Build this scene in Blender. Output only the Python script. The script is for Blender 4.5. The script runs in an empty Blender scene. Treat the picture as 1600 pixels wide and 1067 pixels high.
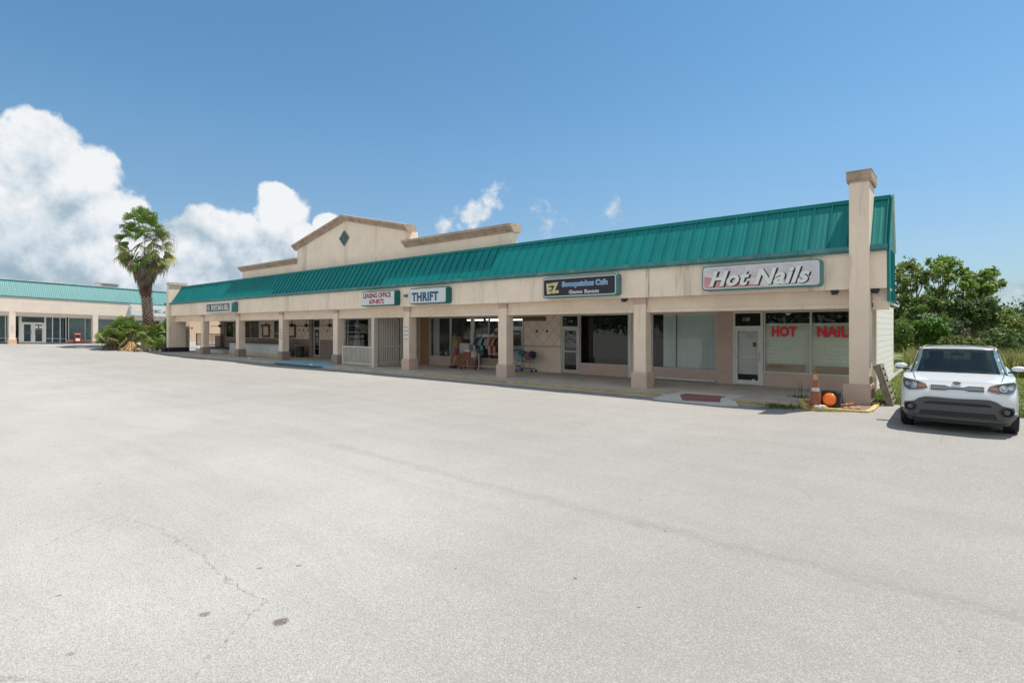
import bpy, bmesh, math, random
import numpy as np
from mathutils import Vector, Matrix
R = math.radians
C = bpy.context.scene.collection
# ------------------------------------------------------------------ camera
FPX, HZ, EYE = 843.0, 512.5, 2.17
NN = math.hypot(1015, 843); SN, CS = 843/NN, 1015/NN
cam = bpy.data.cameras.new("camera"); cam.sensor_width = 36; cam.lens = 36*FPX/1600
cam.shift_y = -(533.5-HZ)/1600; cam.clip_end = 3000; cam.clip_start = .05
co = bpy.data.objects.new("camera", cam); C.objects.link(co)
co.location = (0, 0, EYE); co.rotation_euler = (R(90), 0, math.atan2(SN, CS))
bpy.context.scene.camera = co
# ------------------------------------------------------------------ light
SUN_EL = R(66); SUN_H = Vector((.57, .82)).normalized()
SUNV = Vector((SUN_H.x*math.cos(SUN_EL), SUN_H.y*math.cos(SUN_EL), math.sin(SUN_EL)))
sl = bpy.data.lights.new("sun", 'SUN'); sl.energy = 3.35; sl.angle = R(.53); sl.color = (1, .93, .84)
so = bpy.data.objects.new("sun", sl); C.objects.link(so)
so.rotation_euler = SUNV.to_track_quat('Z', 'Y').to_euler(); so.location = (20, 20, 60)
sc = bpy.context.scene
sc.view_settings.view_transform = 'Standard'; sc.view_settings.look = 'None'
sc.view_settings.exposure = .82; sc.view_settings.gamma = 1
try: sc.view_settings.use_curve_mapping = False
except Exception: pass

def pdir(x, y):                       # direction of the sky seen there
    u = (x-800)/FPX; w = -(y-HZ)/FPX
    return Vector((-SN+CS*u, CS+SN*u, w)).normalized()

# node helper
class NT:
    def __init__(s, tree): s.t = tree; s.n = tree.nodes; s.l = tree.links
    def node(s, typ, **kw):
        n = s.n.new(typ)
        for k, v in kw.items():
            if k == 'ins':
                for a, b in v.items():
                    if isinstance(b, bpy.types.NodeSocket): s.l.new(b, n.inputs[a])
                    else: n.inputs[a].default_value = b
            else: setattr(n, k, v)
        return n
    def math(s, op, a, b=None, c=None, clamp=False):
        n = s.n.new('ShaderNodeMath'); n.operation = op; n.use_clamp = clamp
        for i, v in enumerate((a, b, c)):
            if v is None: continue
            if isinstance(v, bpy.types.NodeSocket): s.l.new(v, n.inputs[i])
            else: n.inputs[i].default_value = v
        return n.outputs[0]
    def vmath(s, op, a, b=None, out=0, scale=None):
        n = s.n.new('ShaderNodeVectorMath'); n.operation = op
        for i, v in enumerate((a, b)):
            if v is None: continue
            if isinstance(v, bpy.types.NodeSocket): s.l.new(v, n.inputs[i])
            else: n.inputs[i].default_value = v
        if scale is not None: n.inputs['Scale'].default_value = scale
        return n.outputs[out]
    def noise(s, vec, scale, detail=4, rough=.55, dist=0, out='Fac'):
        n = s.node('ShaderNodeTexNoise', ins={'Scale': scale, 'Detail': detail, 'Roughness': rough, 'Distortion': dist})
        if vec is not None: s.l.new(vec, n.inputs['Vector'])
        return n.outputs[out]
    def ramp(s, fac, stops, interp='LINEAR'):
        n = s.n.new('ShaderNodeValToRGB'); n.color_ramp.interpolation = interp
        cr = n.color_ramp
        while len(cr.elements) < len(stops): cr.elements.new(.5)
        for e, (p, c) in zip(cr.elements, stops):
            e.position = p; e.color = c if len(c) == 4 else (*c, 1)
        s.l.new(fac, n.inputs[0]); return n.outputs[0]
    def mr(s, v, a, b, c=0., d=1., smooth=False):
        n = s.node('ShaderNodeMapRange', ins={'Value': v, 'From Min': a, 'From Max': b, 'To Min': c, 'To Max': d})
        if smooth: n.interpolation_type = 'SMOOTHSTEP'
        return n.outputs[0]
    def mix(s, fac, a, b, typ='MIX'):
        n = s.n.new('ShaderNodeMix'); n.data_type = 'RGBA'; n.blend_type = typ
        for i, v in ((0, fac), (6, a), (7, b)):
            if isinstance(v, bpy.types.NodeSocket): s.l.new(v, n.inputs[i])
            else: n.inputs[i].default_value = v if i == 0 else ((*v, 1) if len(v) == 3 else v)
        return n.outputs[2]

# ------------------------------------------------------------------ sky
def make_world():
    w = bpy.data.worlds.new("World"); sc.world = w; w.use_nodes = True
    t = NT(w.node_tree); t.n.clear()
    tc = t.node('ShaderNodeTexCoord').outputs['Generated']
    sky = t.node('ShaderNodeTexSky', sky_type='NISHITA', sun_disc=False)
    sky.sun_elevation = SUN_EL; sky.sun_rotation = math.atan2(SUN_H.x, SUN_H.y)
    sky.air_density = 1.0; sky.dust_density = .35; sky.ozone_density = 1.2; sky.altitude = 0
    # cloud density group
    g = bpy.data.node_groups.new('cloud_density', 'ShaderNodeTree')
    g.interface.new_socket('Vector', in_out='INPUT', socket_type='NodeSocketVector')
    g.interface.new_socket('Density', in_out='OUTPUT', socket_type='NodeSocketFloat')
    G = NT(g); gi = G.node('NodeGroupInput').outputs[0]; go = G.node('NodeGroupOutput')
    n1 = G.noise(gi, 5, 3, .5, out='Color')
    wv = G.vmath('SCALE', G.vmath('SUBTRACT', n1, (.5, .5, .5)), scale=.10)
    P = G.vmath('ADD', gi, wv)
    blobs = [(60, 215, 62), (20, 235, 70), (-40, 260, 90), (110, 290, 75), (30, 330, 120), (150, 350, 80), (90, 400, 110), (-60, 380, 170),
             (190, 345, 42), (180, 400, 80), (240, 410, 60), (325, 355, 50), (370, 375, 60), (430, 335, 48), (425, 310, 32), (300, 400, 70),
             (400, 400, 60), (470, 375, 36), (500, 350, 22), (735, 342, 34), (765, 322, 24), (700, 345, 18), (860, 352, 22), (845, 346, 14), (877, 350, 14), (940, 323, 12),
             (1590, 468, 60), (1560, 450, 26), (280, 435, 36), (330, 440, 50), (-300, 330, 210), (-700, 400, 260)]
    m = None
    for (x, y, r) in blobs:
        c = pdir(x, y); rr = (pdir(x+r, y)-pdir(x-r, y)).length/2*1.0
        d = G.vmath('DISTANCE', P, tuple(c), out=1)
        v = G.math('SUBTRACT', 1, G.math('DIVIDE', d, rr*1.06))
        if x > 650: v = G.math('MULTIPLY', v, .14)
        m = v if m is None else G.math('MAXIMUM', m, v)
    # unseen bright clouds added behind the camera as fill light and for reflections
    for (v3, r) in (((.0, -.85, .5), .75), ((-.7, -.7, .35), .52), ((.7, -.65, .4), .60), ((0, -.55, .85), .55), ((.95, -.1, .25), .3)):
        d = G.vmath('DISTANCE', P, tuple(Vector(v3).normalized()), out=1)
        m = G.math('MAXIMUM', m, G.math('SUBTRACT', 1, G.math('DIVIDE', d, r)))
    m = G.math('MINIMUM', G.math('MULTIPLY', m, 1.5), .95); m = G.math('MAXIMUM', m, -1.)
    f = G.noise(gi, 11, 9, .60)
    f2 = G.noise(gi, 30, 8, .68)
    dens = G.math('ADD', m, G.math('MULTIPLY', G.math('SUBTRACT', f, .5), 1.75))
    dens = G.math('ADD', dens, G.math('MULTIPLY', G.math('SUBTRACT', f2, .5), .60))
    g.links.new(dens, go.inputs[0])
    g.interface.new_socket('Relief', in_out='OUTPUT', socket_type='NodeSocketFloat')
    g.links.new(G.math('ADD', G.math('MULTIPLY', G.noise(gi, 8.5, 9, .60), 1.9), G.math('MULTIPLY', G.math('MAXIMUM', m, -.2), .35)), go.inputs[1])
    def cd(vec):
        n = t.n.new('ShaderNodeGroup'); n.node_tree = g; t.l.new(vec, n.inputs[0]); return n.outputs
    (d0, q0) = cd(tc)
    side = Vector((CS, SN, 0))
    off = (side*.35+Vector((0, 0, 1))).normalized()*.028
    d1 = cd(t.vmath('ADD', tc, tuple(off)))[1]
    off2 = off*3.2
    d2 = cd(t.vmath('ADD', tc, tuple(off2)))[1]
    alpha = t.mr(d0, .0, .30, 0, 1, True)
    sep = t.node('ShaderNodeSeparateXYZ', ins={0: tc})
    low = t.mr(sep.outputs[2], .0, .10, .0, 1., True)
    rel = t.math('ADD', t.math('MULTIPLY', t.math('SUBTRACT', q0, d1), .95), t.math('MULTIPLY', t.math('SUBTRACT', q0, d2), .55))
    lit = t.math('ADD', rel, .74)
    hgt = t.math('MULTIPLY', t.mr(sep.outputs[2], .04, .24, -.38, .0), t.mr(t.noise(tc, 3.1, 4, .5), .3, .65, .55, 1.15))
    lit = t.math('ADD', lit, hgt, clamp=True)
    col = t.ramp(lit, [(0., (.33, .44, .53)), (.3, (.42, .53, .62)), (.65, (.68, .755, .82)), (1., (.92, .935, .95))])
    # faint veil in the sky (thin haze toward the horizon)
    vn = t.noise(tc, 3.0, 6, .6, .8)
    veil = t.math('MULTIPLY', t.mr(sep.outputs[2], .0, .38, .22, .0), t.mr(vn, .35, .7, .5, 1.))
    skyc = t.mix(1., sky.outputs[0], t.ramp(t.mr(sep.outputs[2], 0, .5), [(.0, (.33, .40, .49)), (.25, (.44, .515, .565)), (.6, (.45, .62, .66)), (1., (.42, .64, .68))]), 'MULTIPLY')
    b1 = t.node('ShaderNodeBackground', ins={'Color': skyc, 'Strength': .118})
    bv = t.node('ShaderNodeBackground', ins={'Color': (.44, .58, .70, 1), 'Strength': .44})
    b2 = t.node('ShaderNodeBackground', ins={'Color': col, 'Strength': .56})
    mv = t.node('ShaderNodeMixShader', ins={0: veil, 1: b1.outputs[0], 2: bv.outputs[0]})
    a = t.math('MULTIPLY', alpha, t.mr(sep.outputs[2], -.01, .03, .35, .97))
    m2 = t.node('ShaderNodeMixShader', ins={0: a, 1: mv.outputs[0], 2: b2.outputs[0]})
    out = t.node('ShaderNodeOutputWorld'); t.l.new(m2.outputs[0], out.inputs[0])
make_world()

# ------------------------------------------------------------------ materials
MAT = {}
def mat(name, col, rough=.7, var=.12, vscale=3., bump=0., bscale=40., metal=0., coat=0., dirt=0., dirtcol=(.10, .085, .06), spec=.5, trans=0., emit=None, streak=0., stops=None):
    if name in MAT: return MAT[name]
    m = bpy.data.materials.new(name); m.use_nodes = True; MAT[name] = m
    t = NT(m.node_tree); b = t.n['Principled BSDF']
    oc = t.node('ShaderNodeTexCoord').outputs['Object']
    n = t.noise(oc, vscale, 6, .6)
    lo = tuple(c*(1-var) for c in col); hi = tuple(min(1, c*(1+var)) for c in col)
    c = t.ramp(n, [(.3, lo), (.7, hi)])
    if stops: c = t.ramp(n, stops)
    if dirt:
        n2 = t.noise(oc, vscale*.6, 8, .7)
        c = t.mix(t.mr(n2, .52, .78, 0, dirt), c, dirtcol)
    if streak:
        mp = t.node('ShaderNodeMapping', ins={0: oc, 'Scale': (5, 5, .45)})
        n3 = t.noise(mp.outputs[0], 1.6, 7, .65)
        n4 = t.noise(oc, .35, 3, .5)
        f = t.math('MULTIPLY', t.mr(n3, .54, .80, 0, streak), t.mr(n4, .42, .62, .1, 1.))
        c = t.mix(f, c, dirtcol)
    t.l.new(c, b.inputs['Base Color'])
    b.inputs['Roughness'].default_value = rough; b.inputs['Metallic'].default_value = metal
    b.inputs['Coat Weight'].default_value = coat; b.inputs['Coat Roughness'].default_value = .03
    b.inputs['Specular IOR Level'].default_value = spec
    if bump:
        bn = t.noise(oc, bscale, 4, .6)
        bp = t.node('ShaderNodeBump', ins={'Strength': bump, 'Distance': .02, 'Height': bn}); t.l.new(bp.outputs[0], b.inputs['Normal'])
    if emit:
        b.inputs['Emission Color'].default_value = (*emit[0], 1); b.inputs['Emission Strength'].default_value = emit[1]
    return m
def glass_mat(name, tint=(.85, .92, .9), refl=1.0, rough=.01, film=.0):
    refl *= .62
    if name in MAT: return MAT[name]
    m = bpy.data.materials.new(name); m.use_nodes = True; MAT[name] = m
    t = NT(m.node_tree); t.n.clear()
    ge = t.node('ShaderNodeNewGeometry')
    cs = t.math('ABSOLUTE', t.vmath('DOT_PRODUCT', ge.outputs['Incoming'], ge.outputs['Normal'], out=1))
    f = t.math('MULTIPLY', t.math('ADD', .042, t.math('MULTIPLY', .958, t.math('POWER', t.math('SUBTRACT', 1, cs), 5))), 1.8*refl, clamp=True)
    tr = t.node('ShaderNodeBsdfTransparent', ins={'Color': (*tint, 1)})
    oc = t.node('ShaderNodeTexCoord').outputs['Object']
    bn = t.noise(oc, .9, 2, .5)
    bp = t.node('ShaderNodeBump', ins={'Strength': .04, 'Distance': .02, 'Height': bn})
    gl = t.node('ShaderNodeBsdfGlossy', ins={'Color': (.95, .97, .97, 1), 'Roughness': rough, 'Normal': bp.outputs[0]})
    mx = t.node('ShaderNodeMixShader', ins={0: f, 1: tr.outputs[0], 2: gl.outputs[0]})
    df = t.node('ShaderNodeBsdfDiffuse', ins={'Color': (.5, .5, .48, 1)})
    dn = t.mr(t.noise(oc, 2.5, 6, .7), .4, .8, film*.4, film*1.6)
    mx2 = t.node('ShaderNodeMixShader', ins={0: dn, 1: mx.outputs[0], 2: df.outputs[0]})
    o = t.node('ShaderNodeOutputMaterial'); t.l.new(mx2.outputs[0], o.inputs[0])
    return m
def leaf_mat(name, stops, rough=.5, trans=.45, scale=1.3):
    if name in MAT: return MAT[name]
    m = bpy.data.materials.new(name); m.use_nodes = True; MAT[name] = m
    t = NT(m.node_tree); b = t.n['Principled BSDF']
    oc = t.node('ShaderNodeTexCoord').outputs['Object']
    isl = t.node('ShaderNodeNewGeometry').outputs['Random Per Island']
    n = t.noise(oc, scale, 3, .6)
    f = t.math('ADD', t.math('MULTIPLY', isl, .55), t.math('MULTIPLY', n, .5))
    c = t.ramp(f, stops); t.l.new(c, b.inputs['Base Color'])
    b.inputs['Roughness'].default_value = rough
    tl = t.node('ShaderNodeBsdfTranslucent', ins={'Color': c})
    mx = t.node('ShaderNodeMixShader', ins={0: trans, 1: b.outputs[0], 2: tl.outputs[0]})
    t.l.new(mx.outputs[0], t.n['Material Output'].inputs[0])
    return m
stucco = mat('stucco', (.80, .66, .525), .9, .07, 1.2, .35, 55, streak=.55, dirtcol=(.20, .16, .11))
stucco_f = mat('stucco_fascia', (.85, .715, .575), .9, .07, .9, .3, 50, streak=.5, dirt=.12, dirtcol=(.20, .17, .10))
def fascia_stains(m):
    t = NT(m.node_tree); b = t.n['Principled BSDF']; c = b.inputs['Base Color'].links[0].from_socket
    gpos = t.node('ShaderNodeNewGeometry').outputs['Position']; sx = t.node('ShaderNodeSeparateXYZ', ins={0: gpos})
    mp = t.node('ShaderNodeMapping', ins={0: gpos, 'Scale': (9, 0, .7)}); n = t.noise(mp.outputs[0], 1.5, 6, .7)
    for (x, w, a, col) in ((-8.05, .12, .75, (.17, .16, .09)), (-6.75, .35, .55, (.28, .27, .15)), (-6.2, .10, .5, (.24, .22, .12)), (-32.1, .4, .6, (.25, .22, .17)), (-47, 1.2, .35, (.35, .3, .2)), (-27.5, .3, .4, (.3, .27, .2)), (-12.9, .2, .35, (.35, .3, .2)), (-3.2, .10, .55, (.12, .07, .04)), (-24.6, .15, .4, (.35, .30, .16)), (-15.6, .25, .25, (.4, .35, .25))):
        d = t.math('ABSOLUTE', t.math('SUBTRACT', sx.outputs[0], x))
        k = t.math('MULTIPLY', t.mr(d, w*.3, w, a, 0, True), t.mr(n, .40, .62, 0, 1))
        c = t.mix(k, c, col)
    t.l.new(c, b.inputs['Base Color'])
fascia_stains(stucco_f)
stucco_l = mat('stucco_pale', (.74, .63, .53), .9, .05, 1.2, .3, 50, streak=.25, dirtcol=(.3, .24, .17))
plinthm = mat('plinth_paint', (.58, .43, .36), .85, .08, 2, .3, 50, dirt=.25, dirtcol=(.2, .15, .12))
mauve = mat('mauve_paint', (.31, .24, .205), .85, .08, 2, .3, 50, dirt=.2)
cornm = mat('cornice_paint', (.44, .33, .25), .9, .18, 2.5, .4, 40, dirt=.8, dirtcol=(.13, .10, .075), streak=.7)
def panel_tones(m, pitch, amp):
    t = NT(m.node_tree); b = t.n['Principled BSDF']; src = b.inputs['Base Color'].links[0].from_socket
    oc = t.node('ShaderNodeTexCoord').outputs['Object']; sx = t.node('ShaderNodeSeparateXYZ', ins={0: oc})
    k = t.math('FLOOR', t.math('DIVIDE', sx.outputs[0], pitch)); wn = t.node('ShaderNodeTexWhiteNoise', noise_dimensions='1D', ins={'W': k})
    f = t.math('ADD', t.mr(wn.outputs[0], 0, 1, 1-amp, 1+amp), t.mr(t.noise(oc, 1.4, 5, .6), .3, .7, -amp, amp))
    g = t.node('ShaderNodeCombineXYZ', ins={0: f, 1: f, 2: f}).outputs[0]
    c = t.mix(1., src, g, 'MULTIPLY'); t.l.new(c, b.inputs['Base Color'])
teal = mat('teal_metal', (.0, .185, .178), .45, .10, .8, .0, metal=0.0, spec=.3, streak=.12, dirtcol=(.02, .12, .12))
teal_l = mat('teal_metal_faded', (.012, .185, .19), .45, .08, 1.0, spec=.5)
panel_tones(teal, .432, .05)
teal_trim = mat('teal_trim', (.05, .19, .19), .5, .25, 4, dirt=.7, dirtcol=(.28, .36, .34))
alu = mat('aluminium', (.50, .49, .45), .45, .06, 5, metal=.2)
white_p = mat('white_paint', (.72, .71, .67), .55, .05, 4, dirt=.2, dirtcol=(.4, .36, .3))
offw = mat('offwhite_paint', (.60, .56, .49), .6, .06, 4, dirt=.3, dirtcol=(.3, .25, .2))
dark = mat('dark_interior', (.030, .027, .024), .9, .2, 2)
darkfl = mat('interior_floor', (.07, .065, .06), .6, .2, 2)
black_p = mat('black_paint', (.014, .016, .02), .5, .2, 4)
blindm = mat('blind_vinyl', (.80, .82, .74), .6, .04, 3)
blind_l = mat('blind_vinyl_grey', (.72, .80, .78), .6, .05, 3)
wood = mat('brown_wood', (.17, .085, .04), .6, .3, 6)
woodlt = mat('tan_wood', (.36, .20, .10), .7, .2, 5)
brick_w = None
conc = mat('concrete', (.47, .42, .36), .9, .13, 1.3, .4, 60, dirt=.5, dirtcol=(.17, .15, .125))
concw = mat('concrete_pale', (.55, .53, .49), .9, .1, 2, .3, 60, dirt=.3, dirtcol=(.3, .27, .24))
gutterm = mat('gutter_concrete', (.30, .285, .26), .9, .2, 1.5, .4, 60, dirt=.6, dirtcol=(.12, .11, .10))
yellow = mat('kerb_yellow', (.56, .40, .13), .8, .15, 3, .3, 60, dirt=1., dirtcol=(.40, .33, .24))
yellow_w = mat('kerb_yellow_worn', (.42, .33, .13), .8, .2, 3, .3, 60, dirt=1., dirtcol=(.24, .21, .17))
bluep = mat('blue_paint', (.19, .46, .62), .8, .12, 2, .2, 60, dirt=.35, dirtcol=(.3, .33, .34))
redp = mat('red_paint', (.27, .10, .095), .8, .15, 2, .2, 60, dirt=.3, dirtcol=(.3, .24, .2))
glass = glass_mat('window_glass', (.78, .84, .80), 1., .01, .01)
glass_d = glass_mat('window_glass_tinted', (.16, .17, .17), 1.1, .01, .0)
glass_c = glass_mat('window_glass_clear', (.90, .93, .91), .9, .01, .015)
rubber = mat('tyre_rubber', (.018, .018, .018), .75, .2, 20)
txt_w = mat('lettering_white', (.72, .74, .70), .5, .03)
txt_wf = mat('lettering_faded', (.80, .84, .80), .6, .08, 9)
txt_k = mat('lettering_black', (.015, .015, .018), .5, .03)
txt_r = mat('lettering_red', (.78, .012, .035), .5, .05)
txt_b = mat('lettering_blue', (.015, .09, .20), .5, .05)
steel = mat('steel_wire', (.42, .42, .42), .35, .05, metal=.8)

def block_wall():
    m = bpy.data.materials.new('white_block_wall'); m.use_nodes = True
    t = NT(m.node_tree); b = t.n['Principled BSDF']
    oc = t.node('ShaderNodeTexCoord').outputs['Object']
    mp = t.node('ShaderNodeMapping', ins={0: oc}); mp.inputs['Rotation'].default_value = (R(90), 0, R(90))
    sx = t.node('ShaderNodeSeparateXYZ', ins={0: oc})
    cb = t.node('ShaderNodeCombineXYZ', ins={0: sx.outputs[1], 1: sx.outputs[2], 2: 0.})
    br = t.node('ShaderNodeTexBrick', ins={'Vector': cb.outputs[0], 'Color1': (.88, .84, .79, 1), 'Color2': (.86, .81, .76, 1), 'Mortar': (.55, .50, .44, 1), 'Scale': 1., 'Mortar Size': .008, 'Brick Width': .4, 'Row Height': .2})
    n = t.noise(oc, 2, 6, .6)
    c = t.mix(t.mr(n, .55, .8, 0, .25), br.outputs['Color'], (.6, .55, .48))
    t.l.new(c, b.inputs['Base Color']); b.inputs['Roughness'].default_value = .85
    bp = t.node('ShaderNodeBump', ins={'Strength': .5, 'Distance': .01, 'Height': t.math('SUBTRACT', 1, br.outputs['Fac'])}); t.l.new(bp.outputs[0], b.inputs['Normal'])
    return m
brick_w = block_wall()

# ground position of a picture detail (used only to find numbers while measuring)
def gp(x, y, z=0.):
    d = (EYE-z)*FPX/(y-HZ); u = (x-800)/FPX
    return ((-SN+CS*u)*d, (CS+SN*u)*d)
def at(x, d):
    u = (x-800)/FPX
    return ((-SN+CS*u)*d, (CS+SN*u)*d)

def asphalt():
    m = bpy.data.materials.new('old_asphalt'); m.use_nodes = True
    t = NT(m.node_tree); b = t.n['Principled BSDF']
    oc = t.node('ShaderNodeTexCoord').outputs['Object']
    big = t.noise(oc, .22, 5, .55); mid = t.noise(oc, 1.1, 6, .6)
    sx = t.node('ShaderNodeSeparateXYZ', ins={0: oc})
    f = t.math('ADD', t.math('MULTIPLY', big, .6), t.math('MULTIPLY', mid, .4))
    c = t.ramp(f, [(.28, (.285, .276, .256)), (.5, (.330, .320, .298)), (.70, (.378, .369, .347))])
    # darker area to the right, paler to the near left
    c = t.mix(t.math('MULTIPLY', t.math('MULTIPLY', t.mr(sx.outputs[0], -1.5, -5.5, 0, .85, True), t.mr(sx.outputs[1], 9.5, 3.0, 0, 1., True)), t.mr(t.noise(oc, .35, 5, .6), .35, .65, .5, 1.)), c, (.48, .468, .44))
    df = t.mr(sx.outputs[0], -5, 5, 0, .40, True)
    df = t.math('MULTIPLY', df, t.mr(big, .3, .7, .7, 1.1))
    c = t.mix(df, c, (.27, .265, .25))
    # stone chips
    v = t.node('ShaderNodeTexVoronoi', ins={'Vector': oc, 'Scale': 150., 'Randomness': 1.})
    chip = t.node('ShaderNodeSeparateColor', ins={0: v.outputs['Color']}).outputs[0]
    c = t.mix(t.mr(chip, .72, 1., 0, .36), c, (.70, .68, .64))
    c = t.mix(t.mr(chip, .42, .1, 0, .62), c, (.20, .19, .175))
    v2 = t.noise(oc, 42, 5, .75)
    c = t.mix(t.mr(v2, .50, .72, 0, .38), c, (.24, .23, .21))
    v5 = t.noise(oc, 12, 6, .75)
    c = t.mix(t.mr(v5, .53, .75, 0, .30), c, (.30, .28, .25))
    mps = t.node('ShaderNodeMapping', ins={0: oc, 'Scale': (.10, .9, 1)}); mps.inputs['Rotation'].default_value = (0, 0, R(4))
    c = t.mix(t.mr(t.noise(mps.outputs[0], 1.3, 7, .68), .47, .72, 0, .30), c, (.25, .24, .215))
    mp2 = t.node('ShaderNodeMapping', ins={0: oc, 'Scale': (.5, .06, 1)}); mp2.inputs['Rotation'].default_value = (0, 0, R(-28))
    c = t.mix(t.mr(t.noise(mp2.outputs[0], 1.6, 6, .66), .50, .74, 0, .20), c, (.26, .25, .225))
    tint = t.noise(oc, 30, 2, .5)
    c = t.mix(t.mr(tint, .66, .76, 0, .4), c, (.46, .36, .27))
    # wandering cracks and an old paving seam
    wob = t.noise(oc, 2.2, 5, .75, out='Color')
    wv = t.vmath('SCALE', t.vmath('SUBTRACT', wob, (.5, .5, .5)), scale=.42)
    pp = t.vmath('ADD', oc, wv)
    flat = t.vmath('MULTIPLY', pp, (1, 1, 0))
    def seg(a, bb, w, soft, amount, color, brk=.0):
        nonlocal c
        a = Vector((*a, 0)); bb = Vector((*bb, 0)); ab = bb-a
        pa = t.vmath('SUBTRACT', flat, tuple(a))
        tt = t.math('DIVIDE', t.vmath('DOT_PRODUCT', pa, tuple(ab), out=1), ab.length_squared, clamp=True)
        sc_ = t.n.new('ShaderNodeVectorMath'); sc_.operation = 'SCALE'; sc_.inputs[0].default_value = tuple(ab); t.l.new(tt, sc_.inputs['Scale'])
        d = t.vmath('LENGTH', t.vmath('SUBTRACT', pa, sc_.outputs[0]), out=1)
        k = t.mr(d, w, w+soft, amount, 0)
        if brk: k = t.math('MULTIPLY', k, t.mr(t.noise(oc, 14, 8, .85), .48-brk*.08, .55, 0, 1))
        c = t.mix(k, c, color)
    ck = (.13, .115, .10)
    seg(gp(215, 812), gp(285, 850), .003, .009, .7, ck, .6)
    seg(gp(285, 850), gp(405, 943), .003, .009, .72, ck, .7)
    seg(gp(405, 943), gp(345, 1010), .003, .008, .65, ck, .6)
    seg(gp(345, 1010), gp(290, 1090), .002, .006, .5, ck, .6)
    seg(gp(520, 695), gp(1000, 818), .04, .13, .34, (.24, .215, .185), 1.)
    seg(gp(1000, 818), gp(1640, 975), .03, .12, .44, (.21, .19, .165), 1.)
    seg(gp(380, 905), gp(560, 858), .002, .005, .3, ck, .5)
    seg(gp(800, 900), gp(880, 868), .002, .005, .25, ck, .5)
    seg(gp(1045, 715), gp(1080, 688), .002, .008, .4, ck, .6)
    seg(gp(1405, 745), gp(1425, 725), .002, .008, .4, ck, .6)
    seg(gp(1060, 760), gp(1520, 745), .002, .01, .2, ck, .5)
    seg(gp(60, 640), gp(420, 700), .004, .012, .2, ck, .6)
    vc = t.node('ShaderNodeTexVoronoi', feature='DISTANCE_TO_EDGE', ins={'Vector': pp, 'Scale': .16})
    k = t.math('MULTIPLY', t.mr(vc.outputs[0], .0, .0022, .5, 0), t.mr(t.noise(oc, .5, 3, .6), .5, .6, 0, 1))
    c = t.mix(k, c, ck)
    # oil spots with gravel showing
    ow = t.vmath('ADD', oc, t.vmath('SCALE', t.vmath('SUBTRACT', t.noise(oc, 18, 3, .6, out='Color'), (.5, .5, .5)), scale=.05))
    for (x, y, r, k) in ((438, 971, .058, .95), (320, 959, .040, .75), (405, 887, .026, .8), (467, 883, .024, .75), (92, 930, .018, .9), (899, 903, .018, .85),
                         (998, 948, .016, .8), (712, 888, .014, .8), (112, 1021, .03, .55), (202, 948, .018, .5), (200, 812, .016, .5), (155, 755, .03, .4), (33, 831, .016, .7), (86, 842, .016, .6), (1500, 1017, .012, .7), (1530, 921, .012, .6),
                         (1385, 806, .014, .6), (1040, 830, .02, .7), (600, 700, .03, .35), (332, 737, .02, .5), (1000, 781, .03, .4)):
        p = Vector((*gp(x, y), 0))
        d = t.vmath('DISTANCE', t.vmath('MULTIPLY', ow, (1, 1, 0)), tuple(p), out=1)
        kk = t.math('MULTIPLY', t.mr(d, r*.75, r*1.05, k, 0), t.mr(chip, .2, .9, 1., .45))
        c = t.mix(kk, c, (.085, .06, .042))
    t.l.new(c, b.inputs['Base Color']); b.inputs['Roughness'].default_value = .88
    b.inputs['Specular IOR Level'].default_value = .3
    h = t.math('ADD', t.math('MULTIPLY', chip, .6), t.noise(oc, 60, 4, .7))
    bp = t.node('ShaderNodeBump', ins={'Strength': .75, 'Distance': .008, 'Height': h}); t.l.new(bp.outputs[0], b.inputs['Normal'])
    return m

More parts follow.
